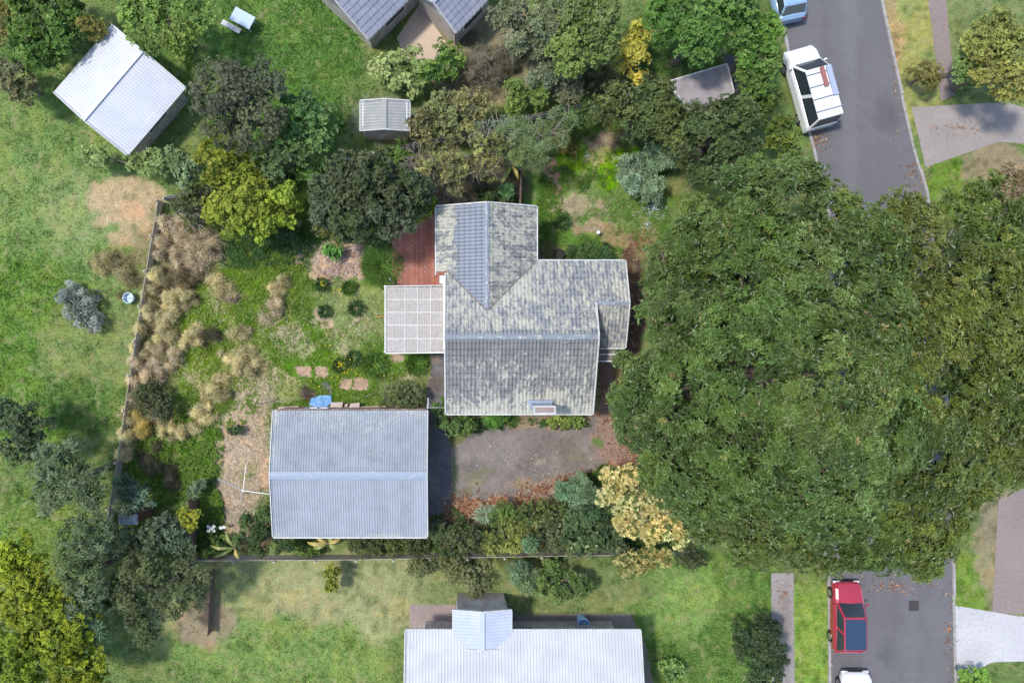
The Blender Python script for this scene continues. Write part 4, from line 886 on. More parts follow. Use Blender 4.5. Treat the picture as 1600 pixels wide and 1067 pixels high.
plant('hedge_tree', 'dense olive green tree west of the grey carport roof', 'tree', [(970, 160, 29.9), (1010, 152, 29.9), (1040, 182, 29.9), (1000, 192, 24.6), (1040, 147, 19.4), (1060, 220, 17.6), (940, 172, 19.4)], 4.8, 'dark', ((.05, .075, .02), (.13, .165, .045)))
plant('hedge_tree', 'dense dark green tree in the northern corner below the grey carport roof', 'tree', [(1110, 195, 34), (1150, 180, 32), (1130, 235, 40), (1090, 232, 28), (1155, 225, 32), (1145, 265, 32), (1100, 262, 22), (1160, 195, 26), (1085, 200, 24)], 5.4, 'dark', ((.038, .06, .018), (.10, .13, .04)))
plant('shrub', 'silvery green shrub of star shaped leaf whorls on the side lawn', 'shrub', [(988, 258, 24.0), (1018, 250, 26.0), (1045, 248, 20.0), (1008, 280, 26.0), (1022, 296, 18.0), (990, 285, 14.0)], 1.9, 'star', ((.15, .22, .12), (.29, .38, .235)), thin=1.3)
plant('shrub', 'low reddish brown and yellow shrub at the top of the side lawn', 'shrub', [(888, 232, 13), (880, 222, 9)], .8, 'small', ((.15, .13, .03), (.27, .21, .05)), trunk=False)
plant('shrub', 'low dark green shrub row under the north eave of the main roof', 'shrub', [(895, 396, 15), (920, 392, 18), (945, 396, 15), (905, 402, 10)], 1.2, 'small', ((.035, .075, .02), (.09, .16, .04)), trunk=False)
# --- southern boundary
plant('flowering_tree', 'tree smothered in golden yellow blossom at the foot of the great evergreen', 'tree', [(958, 752, 20.9), (990, 742, 19.0), (955, 777, 19.0), (985, 779, 26.6), (975, 816, 19.0), (1015, 789, 24.7), (1048, 809, 26.6), (1012, 832, 20.9), (1058, 839, 17.1), (1030, 769, 13.3)], 4.4, 'blossom', YEL, flat=.6)
plant('hedge', 'dull green fine leafed hedge between garage and the yellowish bush', 'hedge', [(690, 841, 22.1), (722, 841, 22.1), (750, 845, 18.7), (700, 859, 18.7), (735, 861, 17.0)], 2.0, 'small', ((.055, .075, .025), (.11, .14, .045)))
plant('shrub', 'rounded yellow green bush in the southern hedge row', 'shrub', [(785, 835, 23.8), (812, 829, 21.1), (772, 847, 15.8), (800, 851, 17.6)], 2.3, 'small', ((.11, .14, .03), (.24, .25, .07)))
plant('shrub', 'mixed olive green bush right of the rounded yellow green bush', 'shrub', [(842, 833, 23.8), (866, 827, 21.1), (850, 853, 21.1)], 2.3, 'small', ((.06, .085, .03), (.17, .19, .07)))
plant('shrub', 'dark green speckled bush between olive bush and yellow blossom tree', 'shrub', [(898, 832, 23.8), (922, 839, 22.0), (945, 839, 21.1), (905, 854, 19.4), (965, 852, 17.6)], 2.6, 'small', ((.04, .075, .025), (.13, .17, .07), (.3, .3, .15), .03))
plant('shrub', 'dark green shrub right of the spiky rosette plant', 'shrub', [(790, 802, 18), (808, 810, 12), (775, 812, 12)], 1.7, 'small', MIDG)
plant('shrub', 'dark olive shrub at the lower edge of the driveway leaf litter', 'shrub', [(840, 798, 22), (865, 805, 20), (825, 812, 14)], 2.0, 'dark', ((.045, .07, .018), (.11, .14, .035)))
plant('shrub', 'deep green shrub beneath the grey green whorled shrub', 'shrub', [(925, 808, 22), (945, 815, 18), (905, 815, 14)], 2.4, 'small', ((.035, .07, .025), (.08, .135, .045)))
plant('shrub', 'grey green shrub of leaf whorls at the lower right of the driveway', 'shrub', [(885, 768, 17), (908, 762, 18), (905, 785, 16), (925, 775, 12)], 2.0, 'star', ((.10, .165, .08), (.19, .28, .155)), thin=1.1)
plant('shrub', 'small grey green whorled plant low in the southern hedge', 'shrub', [(828, 852, 9)], 2.8, 'star', ((.11, .18, .085), (.2, .3, .16)))
plant('shrub', 'feathery mid green bush at the south west corner of the house', 'shrub', [(700, 652, 24), (722, 662, 18), (690, 635, 14), (712, 640, 16)], 1.8, 'small', ((.06, .115, .025), (.14, .21, .055)))
plant('shrub', 'bright green low bush against the south eave, left of the chimney', 'shrub', [(772, 660, 14), (785, 652, 10)], .9, 'small', ((.06, .15, .02), (.13, .25, .04)), trunk=False)
plant('shrub', 'yellow green low bush against the south eave, right of the chimney', 'shrub', [(880, 656, 14), (900, 654, 14), (865, 660, 8)], .9, 'small', ((.12, .18, .03), (.27, .32, .09)), trunk=False)
plant('shrub', 'olive feathery shrub above the east end of the garage', 'shrub', [(620, 616, 20), (640, 622, 18), (605, 625, 12), (655, 612, 12)], 1.5, 'small', ((.075, .09, .035), (.15, .175, .07)))
plant('conifer_shrub', 'dark green bushy shrub against the west wall of the garage', 'shrub', [(402, 820, 26), (385, 842, 20), (425, 845, 22), (405, 850, 20), (445, 852, 12)], 2.6, 'small', ((.032, .062, .018), (.08, .125, .03)))
plant('shrub', 'grey green whorled shrub above the little garden shed', 'shrub', [(202, 765, 18), (215, 782, 17), (195, 788, 16), (190, 755, 12)], 2.6, 'star', BLUG, thin=1.1)
plant('shrub', 'dark grey green shrub right of the little garden shed', 'shrub', [(240, 838, 21.6), (270, 844, 19.8), (258, 821, 16.2), (290, 854, 12.6)], 2.6, 'dark', ((.065, .095, .045), (.15, .20, .11)))
plant('shrub', 'grey green shrub in the very south west corner below the little shed', 'shrub', [(195, 850, 22), (215, 860, 20), (180, 835, 12), (178, 862, 12)], 2.4, 'dark', ((.08, .115, .055), (.17, .22, .12)))
plant('shrub', 'small golden green shrub leaning on the short brown fence', 'shrub', [(290, 808, 13), (303, 805, 9), (296, 822, 9)], 2.2, 'lime', ((.17, .2, .02), (.36, .34, .04)))
plant('shrub', 'olive green shrub among the dry bushes on the western boundary', 'shrub', [(235, 622, 24), (255, 640, 18)], 1.7, 'small', ((.045, .065, .022), (.11, .13, .05)))
plant('shrub', 'green weedy shrub at the top of the short brown fence', 'shrub', [(300, 768, 12), (312, 758, 9)], 1.2, 'small', ((.08, .12, .06), (.15, .21, .12)), trunk=False)
plant('shrub', 'dusky brown leafless bush below the dry bushes', 'shrub', [(240, 722, 22), (262, 745, 18)], 1.0, 'dry', ((.10, .10, .06), (.19, .17, .12)), trunk=False, thin=.9)
plant('shrub', 'dark round bush on the straw beside the garage path', 'shrub', [(366, 672, 11)], .8, 'small', ((.05, .075, .03), (.09, .12, .05)), trunk=False)
plant('shrub', 'straggly green shrub on the northern boundary behind the lime tree', 'shrub', [(300, 302, 18), (335, 292, 16), (275, 318, 14)], 1.9, 'loose', OLV, thin=1.3)
plant('shrub', 'green climber mass on the boundary right of the lime tree', 'shrub', [(468, 285, 18), (450, 275, 14)], 2.0, 'small', MIDG)
plant('shrub', 'tangled green growth on the boundary above the olive brown tree', 'shrub', [(620, 238, 20), (600, 246, 16), (760, 205, 18), (730, 210, 16), (800, 196, 16)][:2], 2.4, 'small', MIDG)
plant('shrub', 'grey green growth on the boundary left of the feathery tree', 'shrub', [(755, 205, 20), (785, 196, 16)], 2.6, 'loose', GGR, thin=1.3)
plant('shrub', 'green growth on the boundary right of the feathery tree', 'shrub', [(905, 178, 22), (880, 182, 16)], 2.6, 'small', MIDG)
plant('shrub', 'low olive undergrowth below the garage, right of the yellow banana like plant', 'shrub', [(560, 852, 16), (590, 852, 16), (620, 850, 18), (650, 852, 18)], 1.2, 'small', OLV, trunk=False)
plant('shrub', 'low green undergrowth below the garage, left of the yellow banana like plant', 'shrub', [(470, 855, 14), (490, 860, 12)], 1.0, 'small', MIDG, trunk=False)
plant('shrub', 'low dark undergrowth between the white lilies and the boundary', 'shrub', [(335, 850, 16), (345, 862, 12), (320, 860, 12)], 1.0, 'small', MIDG, trunk=False)
# --- dry, straw coloured bushes along the western boundary
DRY = 'dry straw coloured bushes on the west side'
dry = [
 ('pinkish tan dead bush in the north west corner, nearest the fence', [(272, 352, 24), (288, 338, 14)], TANP, 1.8),
 ('biggest pinkish brown dead bush, below the yellow green tree', [(298, 388, 34), (322, 382, 22), (275, 400, 22)], TANP, 1.9),
 ('brown dead bush just below the biggest pinkish brown one', [(272, 432, 22), (295, 425, 14)], BRN, 1.6),
 ('straw coloured bush against the fence, level with the spiky tan bush', [(262, 466, 20), (283, 462, 12)], TAN, 1.5),
 ('straw coloured fence side bush left of the bright clover lawn', [(252, 500, 20), (245, 520, 18)], TAN, 1.5),
 ('pale tan bush at the fence above the olive green shrub', [(240, 562, 22), (228, 582, 18), (265, 560, 14)], TANP, 1.5),
 ('yellow tan bush standing free in the clover, nearest the purple twigs', [(340, 440, 17), (350, 455, 13), (325, 432, 10)], TAN, 1.1),
 ('tall pale bush in the middle of the back lawn, upper one', [(432, 438, 14), (428, 455, 12)], TAN, 1.1),
 ('pale bush just below the tall pale bush in the back lawn', [(420, 488, 18), (428, 475, 12)], TANP, 1.1),
 ('small tan bush beside the dark brown bush in the clover', [(298, 525, 16), (285, 538, 10)], TAN, 1.0),
 ('low tan tuft right of the dark brown bush', [(358, 520, 14), (378, 518, 10)], TAN, .8),
 ('wide golden tan bush in the middle of the west lawn', [(372, 562, 24), (388, 575, 16), (352, 552, 14)], TAN, 1.2),
 ('round pale gold bush, most perfectly domed of all', [(333, 611, 22)], TAN, 1.3),
 ('gold bush lower left of the round pale gold one', [(305, 645, 17), (318, 660, 14)], TAN, 1.2),
 ('gold bush near the bottom of the dry bushes, rightmost', [(283, 676, 17), (300, 672, 10)], TAN, 1.2),
 ('gold bush near the bottom of the dry bushes, middle one', [(255, 676, 15), (250, 658, 10)], TAN, 1.2),
 ('yellowish bush at the fence, lowest of the dry bushes', [(216, 668, 17), (210, 650, 12)], ((.34, .28, .10), (.50, .42, .18)), 1.3),
 ('thin tan bush at the fence between olive shrub and lowest bush', [(225, 640, 14), (243, 650, 10)], TANP, 1.2),
]
dry += [
 ('ragged tan bush on the fence line at the north west corner, below the corner post', [(250, 345, 14), (244, 372, 14), (243, 398, 14)], TANP, 1.5),
 ('ragged straw bush spilling over the western fence beside the withered brown bush', [(232, 428, 15), (228, 458, 16)], TAN, 1.5),
 ('long straw thicket over the western fence, level with the clover lawn', [(220, 490, 15), (216, 515, 15), (212, 542, 15), (232, 535, 14)], TAN, 1.4),
 ('pinkish thicket over the western fence above the lowest bushes', [(207, 568, 15), (202, 598, 15), (198, 625, 15), (225, 592, 13)], TANP, 1.4),
 ('thin straw thicket on the fence left of the yellowish lowest bush', [(194, 652, 14), (189, 684, 14), (184, 715, 12)], TAN, 1.3),
]
for lb, bl, pl, tp in dry: plant('dry_bush', lb, 'bush', bl, tp, 'dry', pl, group=DRY, trunk=False, thin=1.7 if 'over the' in lb or 'on the fence' in lb else 1.0)
plant('dry_bush', 'dark brown withered bush in the bright clover lawn', 'bush', [(322, 519, 15), (335, 524, 9)], .9, 'dry', ((.10, .09, .06), (.17, .15, .10)), trunk=False)
plant('twig_pile', 'small heap of purplish twigs on the clover lawn', 'twig pile', [(362, 466, 9)], .35, 'dry', ((.24, .16, .15), (.38, .27, .26)), trunk=False)
plant('twig_pile', 'brown twig heap left of the blue tarpaulin', 'twig pile', [(484, 611, 9), (478, 616, 6)], .4, 'dry', ((.16, .12, .11), (.27, .2, .18)), trunk=False)

# --- neighbouring gardens (outside the boundary)
N = 'trees and shrubs in the neighbouring gardens'
far = [
 ('broad dark green tree at the top left corner', [(60, 20, 50), (95, 45, 38), (45, 70, 36)], 4, 'far', ((.04, .085, .012), (.10, .17, .03)), 'tree'),
 ('ochre tinged shrub cut by the top left corner', [(5, 30, 28)], 3, 'far', ((.14, .13, .03), (.24, .21, .06)), 'shrub'),
 ('brownish green shrub at the left edge, left of the white outbuilding', [(10, 110, 30), (35, 140, 22)], 3, 'far', ((.09, .11, .04), (.19, .18, .09)), 'shrub'),
 ('small rusty green shrub above the white outbuilding', [(135, 38, 20)], 3, 'far', ((.12, .12, .02), (.22, .17, .04)), 'shrub'),
 ('light green tree right of the white outbuilding', [(225, 25, 40), (270, 45, 35), (300, 20, 30)], 4.5, 'far', ((.09, .15, .025), (.19, .26, .06)), 'tree'),
 ('large dull olive tree right of the white outbuilding', [(345, 140, 45), (385, 165, 50), (350, 190, 40), (410, 130, 32)], 6.5, 'small', ((.075, .085, .045), (.15, .16, .085)), 'tree'),
 ('fresh green tree between olive tree and grey shed', [(470, 170, 35), (500, 200, 32), (450, 215, 28)], 4.2, 'far', ((.055, .12, .03), (.13, .21, .06)), 'tree'),
 ('yellow green tree behind the north west boundary', [(345, 245, 36), (375, 262, 28)], 4.0, 'lime', ((.10, .14, .012), (.22, .25, .03)), 'tree'),
 ('dark green tree behind the northern boundary', [(430, 245, 32), (465, 245, 22)], 4.0, 'far', ((.045, .08, .025), (.11, .15, .05)), 'tree'),
 ('pale lime shrub below the white outbuilding', [(225, 252, 24), (150, 245, 20)], 2.2, 'far', ((.14, .19, .05), (.25, .30, .11)), 'shrub'),
 ('soft green shrub left of the yellow green boundary tree', [(275, 250, 24), (290, 272, 18)], 2.4, 'far', ((.12, .16, .06), (.22, .26, .12)), 'shrub'),
 ('pale green rounded bush below the tan patio', [(620, 112, 36), (648, 100, 24)], 2.6, 'lime', ((.16, .22, .06), (.33, .40, .15)), 'shrub'),
 ('deep green bush right of the pale green rounded bush', [(695, 92, 24), (672, 112, 18)], 2.4, 'far', ((.05, .11, .02), (.13, .2, .04)), 'shrub'),
 ('grey brown sparse shrub right of the tan patio', [(755, 92, 36), (790, 70, 24)], 2.4, 'dry', ((.19, .17, .12), (.31, .28, .21)), 'shrub'),
 ('olive tree at the top edge right of the grey roofs', [(830, 45, 40), (870, 30, 36), (800, 15, 30)], 4.5, 'far', ((.085, .105, .045), (.18, .2, .1)), 'tree'),
 ('big olive green tree at the top edge left of the yellow bush', [(920, 25, 42), (940, 60, 32), (890, 80, 32)], 5, 'far', ((.08, .11, .025), (.17, .20, .06)), 'tree'),
 ('grey green bush above the feathery tree', [(855, 110, 30), (885, 130, 26)], 3, 'small', ((.10, .12, .07), (.19, .21, .13)), 'shrub'),
 ('yellow green bush just outside the northern boundary', [(810, 150, 24), (838, 145, 18)], 2.6, 'lime', ((.11, .16, .03), (.22, .28, .07)), 'shrub'),
 ('olive brown bush outside the boundary behind the bare shrub', [(700, 175, 30), (660, 190, 22), (735, 165, 24)], 3, 'far', ((.10, .105, .045), (.19, .19, .08)), 'shrub'),
 ('upright golden yellow bush near the top edge', [(997, 55, 20), (990, 85, 22), (992, 112, 18)], 3, 'lime', ((.26, .24, .03), (.45, .40, .08)), 'shrub'),
 ('dark bush between the golden bush and the boundary', [(930, 120, 26), (955, 135, 20)], 2.4, 'far', ((.045, .06, .025), (.10, .115, .05)), 'shrub'),
 ('large rich green tree at the top edge left of the street', [(1060, 20, 45), (1110, 40, 45), (1150, 15, 40), (1090, 70, 26)], 6, 'far', ((.04, .10, .014), (.10, .18, .035)), 'tree'),
 ('rich green tree beside the blue car', [(1190, 45, 34), (1185, 85, 26)], 5, 'far', ((.05, .12, .015), (.12, .2, .04)), 'tree'),
 ('dark green verge shrub below the white van', [(1225, 200, 26), (1235, 235, 24), (1205, 155, 18)], 3.5, 'far', ((.05, .09, .015), (.12, .16, .03)), 'shrub'),
 ('mid green tree between carport roof and white van', [(1185, 130, 26), (1200, 105, 20), (1172, 95, 18)], 4.5, 'far', ((.05, .10, .015), (.12, .18, .035)), 'tree'),
 ('green shrubs by the upper left corner of the road', [(1180, 165, 20)], 3.0, 'far', ((.05, .10, .015), (.12, .18, .035)), 'shrub'),
 ('yellowish olive tree at the top right corner', [(1580, 60, 45), (1550, 110, 32), (1595, 130, 30)], 5, 'far', ((.12, .13, .03), (.23, .23, .06)), 'tree'),
 ('green bush left of the top right tree', [(1515, 110, 22), (1528, 75, 20)], 3, 'far', ((.08, .12, .03), (.16, .21, .06)), 'shrub'),
 ('round dark shrub on the verge across the street', [(1450, 115, 22)], 2, 'small', ((.09, .09, .02), (.17, .15, .04)), 'shrub'),
 ('brown shrub below the upper driveway at the right edge', [(1590, 290, 34)], 2.5, 'far', ((.14, .11, .05), (.24, .19, .1)), 'shrub'),
 ('dark green shrub at the left edge', [(30, 680, 38), (10, 650, 30)], 4, 'far', ((.04, .065, .025), (.09, .12, .045)), 'shrub'),
 ('blue green tree outside the south west fence, upper one', [(95, 735, 42), (70, 770, 30), (130, 765, 34)], 5, 'star', ((.105, .15, .06), (.20, .26, .13)), 'tree'),
 ('blue green tree outside the south west fence, lower one', [(130, 840, 40), (110, 890, 36), (125, 940, 34), (130, 985, 28)], 5, 'star', ((.10, .145, .055), (.19, .25, .12)), 'tree'),
 ('large yellow green tree at the bottom left corner', [(40, 930, 50), (70, 985, 55), (20, 1030, 55), (110, 1040, 45), (20, 870, 28)], 5.5, 'lime', ((.12, .17, .01), (.25, .29, .02)), 'tree'),
 ('dark olive tree below the south west corner', [(220, 920, 42), (270, 925, 40), (230, 970, 34), (180, 930, 28), (290, 900, 26)], 4.5, 'small', ((.045, .065, .025), (.11, .135, .05)), 'tree'),
 ('small yellow green shrub below the garage', [(518, 898, 13), (516, 915, 10)], 1.6, 'lime', ((.13, .17, .02), (.27, .29, .04)), 'shrub'),
 ('grey green shrub left of the blue barrel', [(815, 892, 20), (828, 912, 16)], 2.2, 'star', ((.10, .15, .07), (.19, .25, .13)), 'shrub'),
 ('dark green shrub below the southern hedge', [(860, 905, 24), (905, 912, 22), (880, 925, 18)], 2, 'far', ((.06, .10, .025), (.12, .17, .05)), 'shrub'),
 ('low olive shrubs below the southern boundary', [(740, 905, 26), (705, 890, 24), (660, 890, 20)], 1.6, 'small', ((.10, .12, .045), (.19, .2, .08)), 'shrub'),
 ('yellow blossomed shrub below the boundary under the blossom tree', [(985, 880, 20), (1010, 876, 20), (1035, 872, 14)], 3, 'blossom', ((.36, .30, .09), (.48, .4, .14), (.1, .14, .03), .35), 'shrub'),
 ('dark shrub at the corner of the great evergreen', [(1085, 872, 18)], 2, 'far', ((.03, .045, .018), (.07, .09, .035)), 'shrub'),
 ('round very dark green shrub beside the lower footpath', [(1190, 1005, 36), (1200, 1045, 30)], 2.8, 'small', ((.025, .05, .018), (.06, .09, .03)), 'shrub'),
 ('pale beige dry bush on the western lawn', [(165, 412, 26), (185, 430, 20)], 1.3, 'dry', ((.28, .25, .13), (.42, .38, .22)), 'bush'),
 ('silver grey bush on the western lawn', [(122, 478, 28), (108, 465, 20), (140, 500, 20)], 1.2, 'star', ((.20, .22, .17), (.34, .36, .30)), 'bush'),
 ('green shrub cut by the bottom edge beside the diagonal patio', [(1050, 1050, 20)], 1.2, 'far', ((.08, .14, .03), (.15, .22, .06)), 'shrub'),
 ('green shrub at the end of the verge by the lower driveway', [(1525, 1060, 24)], 1.2, 'far', ((.11, .2, .02), (.2, .3, .05)), 'shrub'),
]
for lb, bl, tp, st, pl, ct_ in far:
    plant('garden_tree' if ct_ == 'tree' else 'garden_shrub', lb, ct_, bl, tp, st, pl, group=N, flat=.7)

# ---------------------------------------------------------------- plants with separate big leaves
M_BAN = mat('banana_leaf', (.15, .20, .045), .45, .4, noise=((.30, .27, .08), 2.5, .4, .7))
M_BAN2 = mat('yellowing_banana_leaf', (.40, .33, .08), .5, .4, noise=((.35, .20, .08), 4, .45, .65))
def big_leaf(a, L, W, z, m, parent, droop=.35, n=9, name='leaf'):
    V = []; F = []; ca, sa = math.cos(a), math.sin(a)
    for i in range(n+1):
        t = i/n; r = .08+L*t; zz = z+.35*L*math.sin(t*2.2)-droop*L*t*t; w_ = W/2*math.sin(math.pi*min(1, t*.93+.04))**.6*(1 if i % 2 else .82)
        for s, dz in ((-1, .05), (0, 0), (1, .05)):
            V.append((ca*r-sa*w_*s, sa*r+ca*w_*s, zz+dz*(w_*4)))
    for i in range(n):
        for j in (0, 1): k = i*3+j; F.append((k, k+1, k+4, k+3))
    return big_mesh(name, np.array(V), np.array(F), m, parent)
def banana(label, px_, py_, h, leaves):
    o = empty('banana_plant', P(px_, py_, h)); o.location.z = 0; tag(o, label, 'plant')
    MB().tube([(0, 0, 0), (.03, 0, h*.6), (0, 0, h)], [.12, .1, .06], 8).build('stem', M_BARK, o)
    for i, (deg, L, W, y) in enumerate(leaves): big_leaf(R(deg), L, W*.8, h-.05, M_BAN2 if y else M_BAN, o)
banana('banana like plant with long torn leaves beside the brown fence north of the house', 800, 258, 2.2, [(240, 1.15, .32, 0), (295, .75, .26, 1), (60, .7, .24, 1), (100, .85, .3, 0), (165, .6, .3, 0), (20, .5, .2, 1)])
banana('banana like plant with yellow leaves below the garage eave', 512, 849, 1.5, [(178, 1.1, .3, 1), (200, .8, .28, 0), (150, .7, .26, 1), (20, .7, .3, 1), (60, .5, .26, 0), (-30, .6, .3, 0)])
banana('banana like plant with drooping leaves left of the dark garage bush', 366, 856, 1.6, [(120, .95, .26, 0), (75, .7, .25, 1), (175, 1.3, .24, 0), (205, 1.2, .22, 0), (290, .6, .25, 1)])
def spiky(label, px_, py_, r, m, name='spiky_plant', n=34):
    o = empty(name, P(px_, py_, .3)); o.location.z = 0; tag(o, label, 'plant')
    MB().tube([(0, 0, 0), (0, 0, .35)], [.12, .06], 7).build('stem', M_BARK, o)
    for i in range(n): big_leaf(i*2.399, r*(.65+.35*random.random()), .07, .3+.2*random.random(), m, o, droop=.2, n=5)
M_SPK = mat('grey_green_blade', (.15, .21, .12), .5, .3, noise=((.24, .3, .18), 4, .4, .6))
spiky('spiky grey green rosette plant beside the rust coloured leaf litter', 756, 803, .72, M_SPK)
spiky('second smaller spiky rosette plant above the larger one', 772, 796, .45, M_SPK, n=20)

# tall grass tussocks
def tussock(label, px_, py_, r, cols_, name='grass_tussock', group='grass tussocks on the back lawn', n=300, h=.5):
    SEED[0] += 1; rng = np.random.default_rng(SEED[0]); x, y, _ = P(px_, py_, .2)
    rr = RM(r, 0); m = int(n*rr*rr*3+60); a = rng.uniform(0, 6.28, m); q = np.sqrt(rng.random(m))*rr*.7
    B = np.stack([np.cos(a)*q, np.sin(a)*q, np.zeros(m)], -1); a2 = a+rng.normal(size=m)*.8; d = np.stack([np.cos(a2), np.sin(a2), np.zeros(m)], -1)
    hh = h*rng.uniform(.5, 1, m); tip = B+d*(rng.uniform(.15, .5, m)*rr+.05)[:, None]+np.array([0, 0, 1])*hh[:, None]; mid = B+(tip-B)*.55+np.array([0, 0, .12])*hh[:, None]
    s = np.stack([-d[:, 1], d[:, 0], np.zeros(m)], -1)*.016
    V = np.stack([B-s, B+s, mid+s, tip, mid-s], 1).reshape(-1, 3); i = np.arange(m)[:, None]*5
    F = np.concatenate([i+np.array([[0, 1, 2]]), i+np.array([[0, 2, 4]]), i+np.array([[4, 2, 3]])])
    c = np.array(cols_[0])*(1-rng.random((m, 1)))+np.array(cols_[1])*rng.random((m, 1)); c = np.repeat(c, 5, 0)
    o = big_mesh(name, V, F, M_LEAF, col=c); o.location = (x, y, 0); tag(o, label, 'grass clump', group); return o
TG = ((.07, .15, .025), (.15, .26, .05)); TD = ((.05, .11, .035), (.11, .19, .06))
tussock('dark grass tussock in the lawn above the yellow flowers, left one', 507, 487, 12, TD); tussock('dark grass tussock nearest the patio cover', 556, 482, 14, TD)
tussock('dark tussock with yellow flowers around it, right one', 553, 560, 14, TD); tussock('dark bluish tussock beside the yellow flowers, left one', 531, 571, 13, TD)
tussock('large green tussock of long grass left of the deck', 597, 415, 34, TG, n=700, h=.6); tussock('long grass spilling over the left edge of the deck', 612, 440, 18, TG, n=500); tussock('long fresh grass clump below the big dark tree', 590, 385, 22, TG, n=500)
tussock('long grass clump right of the yellow flowers', 585, 570, 22, TG, n=400); tussock('small dark tussock above the dandelion patch', 503, 445, 12, TD); tussock('grass clump beside the leaf litter patch', 545, 450, 13, TG)
tussock('shaggy grass clump in shade below the big dark tree, leftmost', 452, 382, 20, TD, n=400); tussock('grass clump between path and patio cover', 650, 570, 18, TG, n=400)
tussock('dark tussock on the side lawn near the wing', 880, 348, 13, TD)
tussock('bright weedy clump by the chimney wall', 800, 655, 12, TG, h=.35); tussock('green weed patch at the lower driveway edge', 945, 738, 14, TG, h=.3); tussock('pale bladed weed clump right of the driveway', 925, 748, 12, ((.07, .15, .03), (.13, .25, .06)), h=.35)

# calla lilies
M_PETAL = mat('white_petal', (.80, .80, .76), .5); M_GRN = mat('lily_leaf', (.04, .09, .02), .5)
lil = empty('lily_plant', P(334, 824)); tag(lil, 'clump of white lilies beside the dark garage bush', 'flowers')
for qx, qy in ((326, 822), (334, 822), (326, 829), (334, 829), (345, 824), (350, 823), (330, 825)):
    x, y, _ = P(qx, qy, .6); x -= lil.location.x; y -= lil.location.y
    MB().tube([(x, y, 0), (x, y, .55)], .012, 5).build('stalk', M_GRN, lil)
    f = MB(); ring = [[(x+math.cos(a)*r*(1.25 if abs(a-1.5) < .8 else 1), y+math.sin(a)*r, z) for a in [k*math.pi/5 for k in range(10)]] for r, z in ((.015, .5), (.05, .58), (.10, .63))]
    loft(f, ring); f.f = f.f[:-1]; f.build('flower', M_PETAL, lil)
for k in range(16): big_leaf(k*2.4, .4+.1*random.random(), .16, .25, M_GRN, lil, n=4)

# ---------------------------------------------------------------- fences
M_FENCE = mat('brown_fence_timber', (.15, .10, .075), .85, noise=((.23, .17, .13), 5, .4, .65)); M_FENCEG = mat('grey_fence_timber', (.42, .38, .33), .85, noise=((.42, .38, .33), 5, .4, .65))
def fence(label, pts, h, m, pw=.11):
    w3 = [Vector((*P(x, y, 0)[:2], 0)) for x, y in pts]; o = empty('timber_fence', w3[0]); tag(o, label, 'fence'); w3 = [p-w3[0] for p in w3]
    for a, b in zip(w3[:-1], w3[1:]):
        n = max(1, round((b-a).length/2.2)); d = (b-a).normalized(); nn = Vector((d.y, -d.x, 0))
        for i in range(n):
            p = a.lerp(b, i/n); q = a.lerp(b, (i+1)/n); L = (q-p).length; k = int(L/pw); f = MB()
            ang = math.atan2(d.y, d.x)
            for j in range(k):
                c = p.lerp(q, (j+.5)/k); f.box((c.x, c.y, h/2+random.uniform(-.02, .02)), (pw*.9, .02, h), rz=ang)
            tag(f.build('fence_panel', m, o), kind='stuff')
            for z in (h*.25, h*.8): MB().beam(p+nn*.04+Vector((0, 0, z)), q+nn*.04+Vector((0, 0, z)), .05, .08).build('rail', m, o)
            MB().box((p.x+nn.x*.09, p.y+nn.y*.09, h/2+.04), (.1, .1, h+.08), rz=ang).build('post', m, o)
    return o
fence('long grey timber boundary fence along the western side behind the dry bushes', [(256, 318), (229, 480), (205, 640), (193, 720), (168, 862)], .8, M_FENCEG)
fence('short brown fence running up from the southern boundary past the white lilies', [(311, 775), (309, 862)], 1.5, M_FENCE)
fence('brown timber fence stub between the north wing and the banana like plant', [(812, 275), (810, 335)], 1.5, M_FENCE)
fence('timber boundary fence hidden behind the southern hedge', [(310, 868), (560, 866), (900, 860), (1080, 858)], .95, M_FENCEG)
fence('timber boundary fence behind the northern trees', [(268, 314), (480, 268), (640, 234), (800, 196), (1040, 142)], 1.1, M_FENCEG)
fence('grey fence continuing south through the neighbouring garden', [(336, 890), (332, 985)], .8, M_FENCE)

# ---------------------------------------------------------------- clothes line
cl = empty('clothesline', P(379, 772)); tag(cl, 'rotary clothesline with thin pale metal arms standing on the straw left of the garage', 'clothesline')
M_GALV = mat('galvanised_tube', (.50, .52, .50), .4, .5, .5)
cx0, cy0 = cl.location.x, cl.location.y; top = P(380, 766, 2.0); hub = (top[0]-cx0, top[1]-cy0, 2.0)
MB().tube([(0, 0, 0), hub], .03, 8).build('pole', M_GALV, cl)
for (ex, ey, eh, rr) in ((340, 748, 2.3, .028), (421, 772, 2.3, .028), (384, 726, 1.9, .018), (376, 784, 1.9, .018)):
    e = P(ex, ey, eh); MB().tube([hub, (e[0]-cx0, e[1]-cy0, eh)], rr, 6).build('arm', M_GALV, cl)
MB().tube([(hub[0], hub[1], 1.9), (hub[0], hub[1], 2.08)], .06, 8).build('hub', M_GALV, cl)

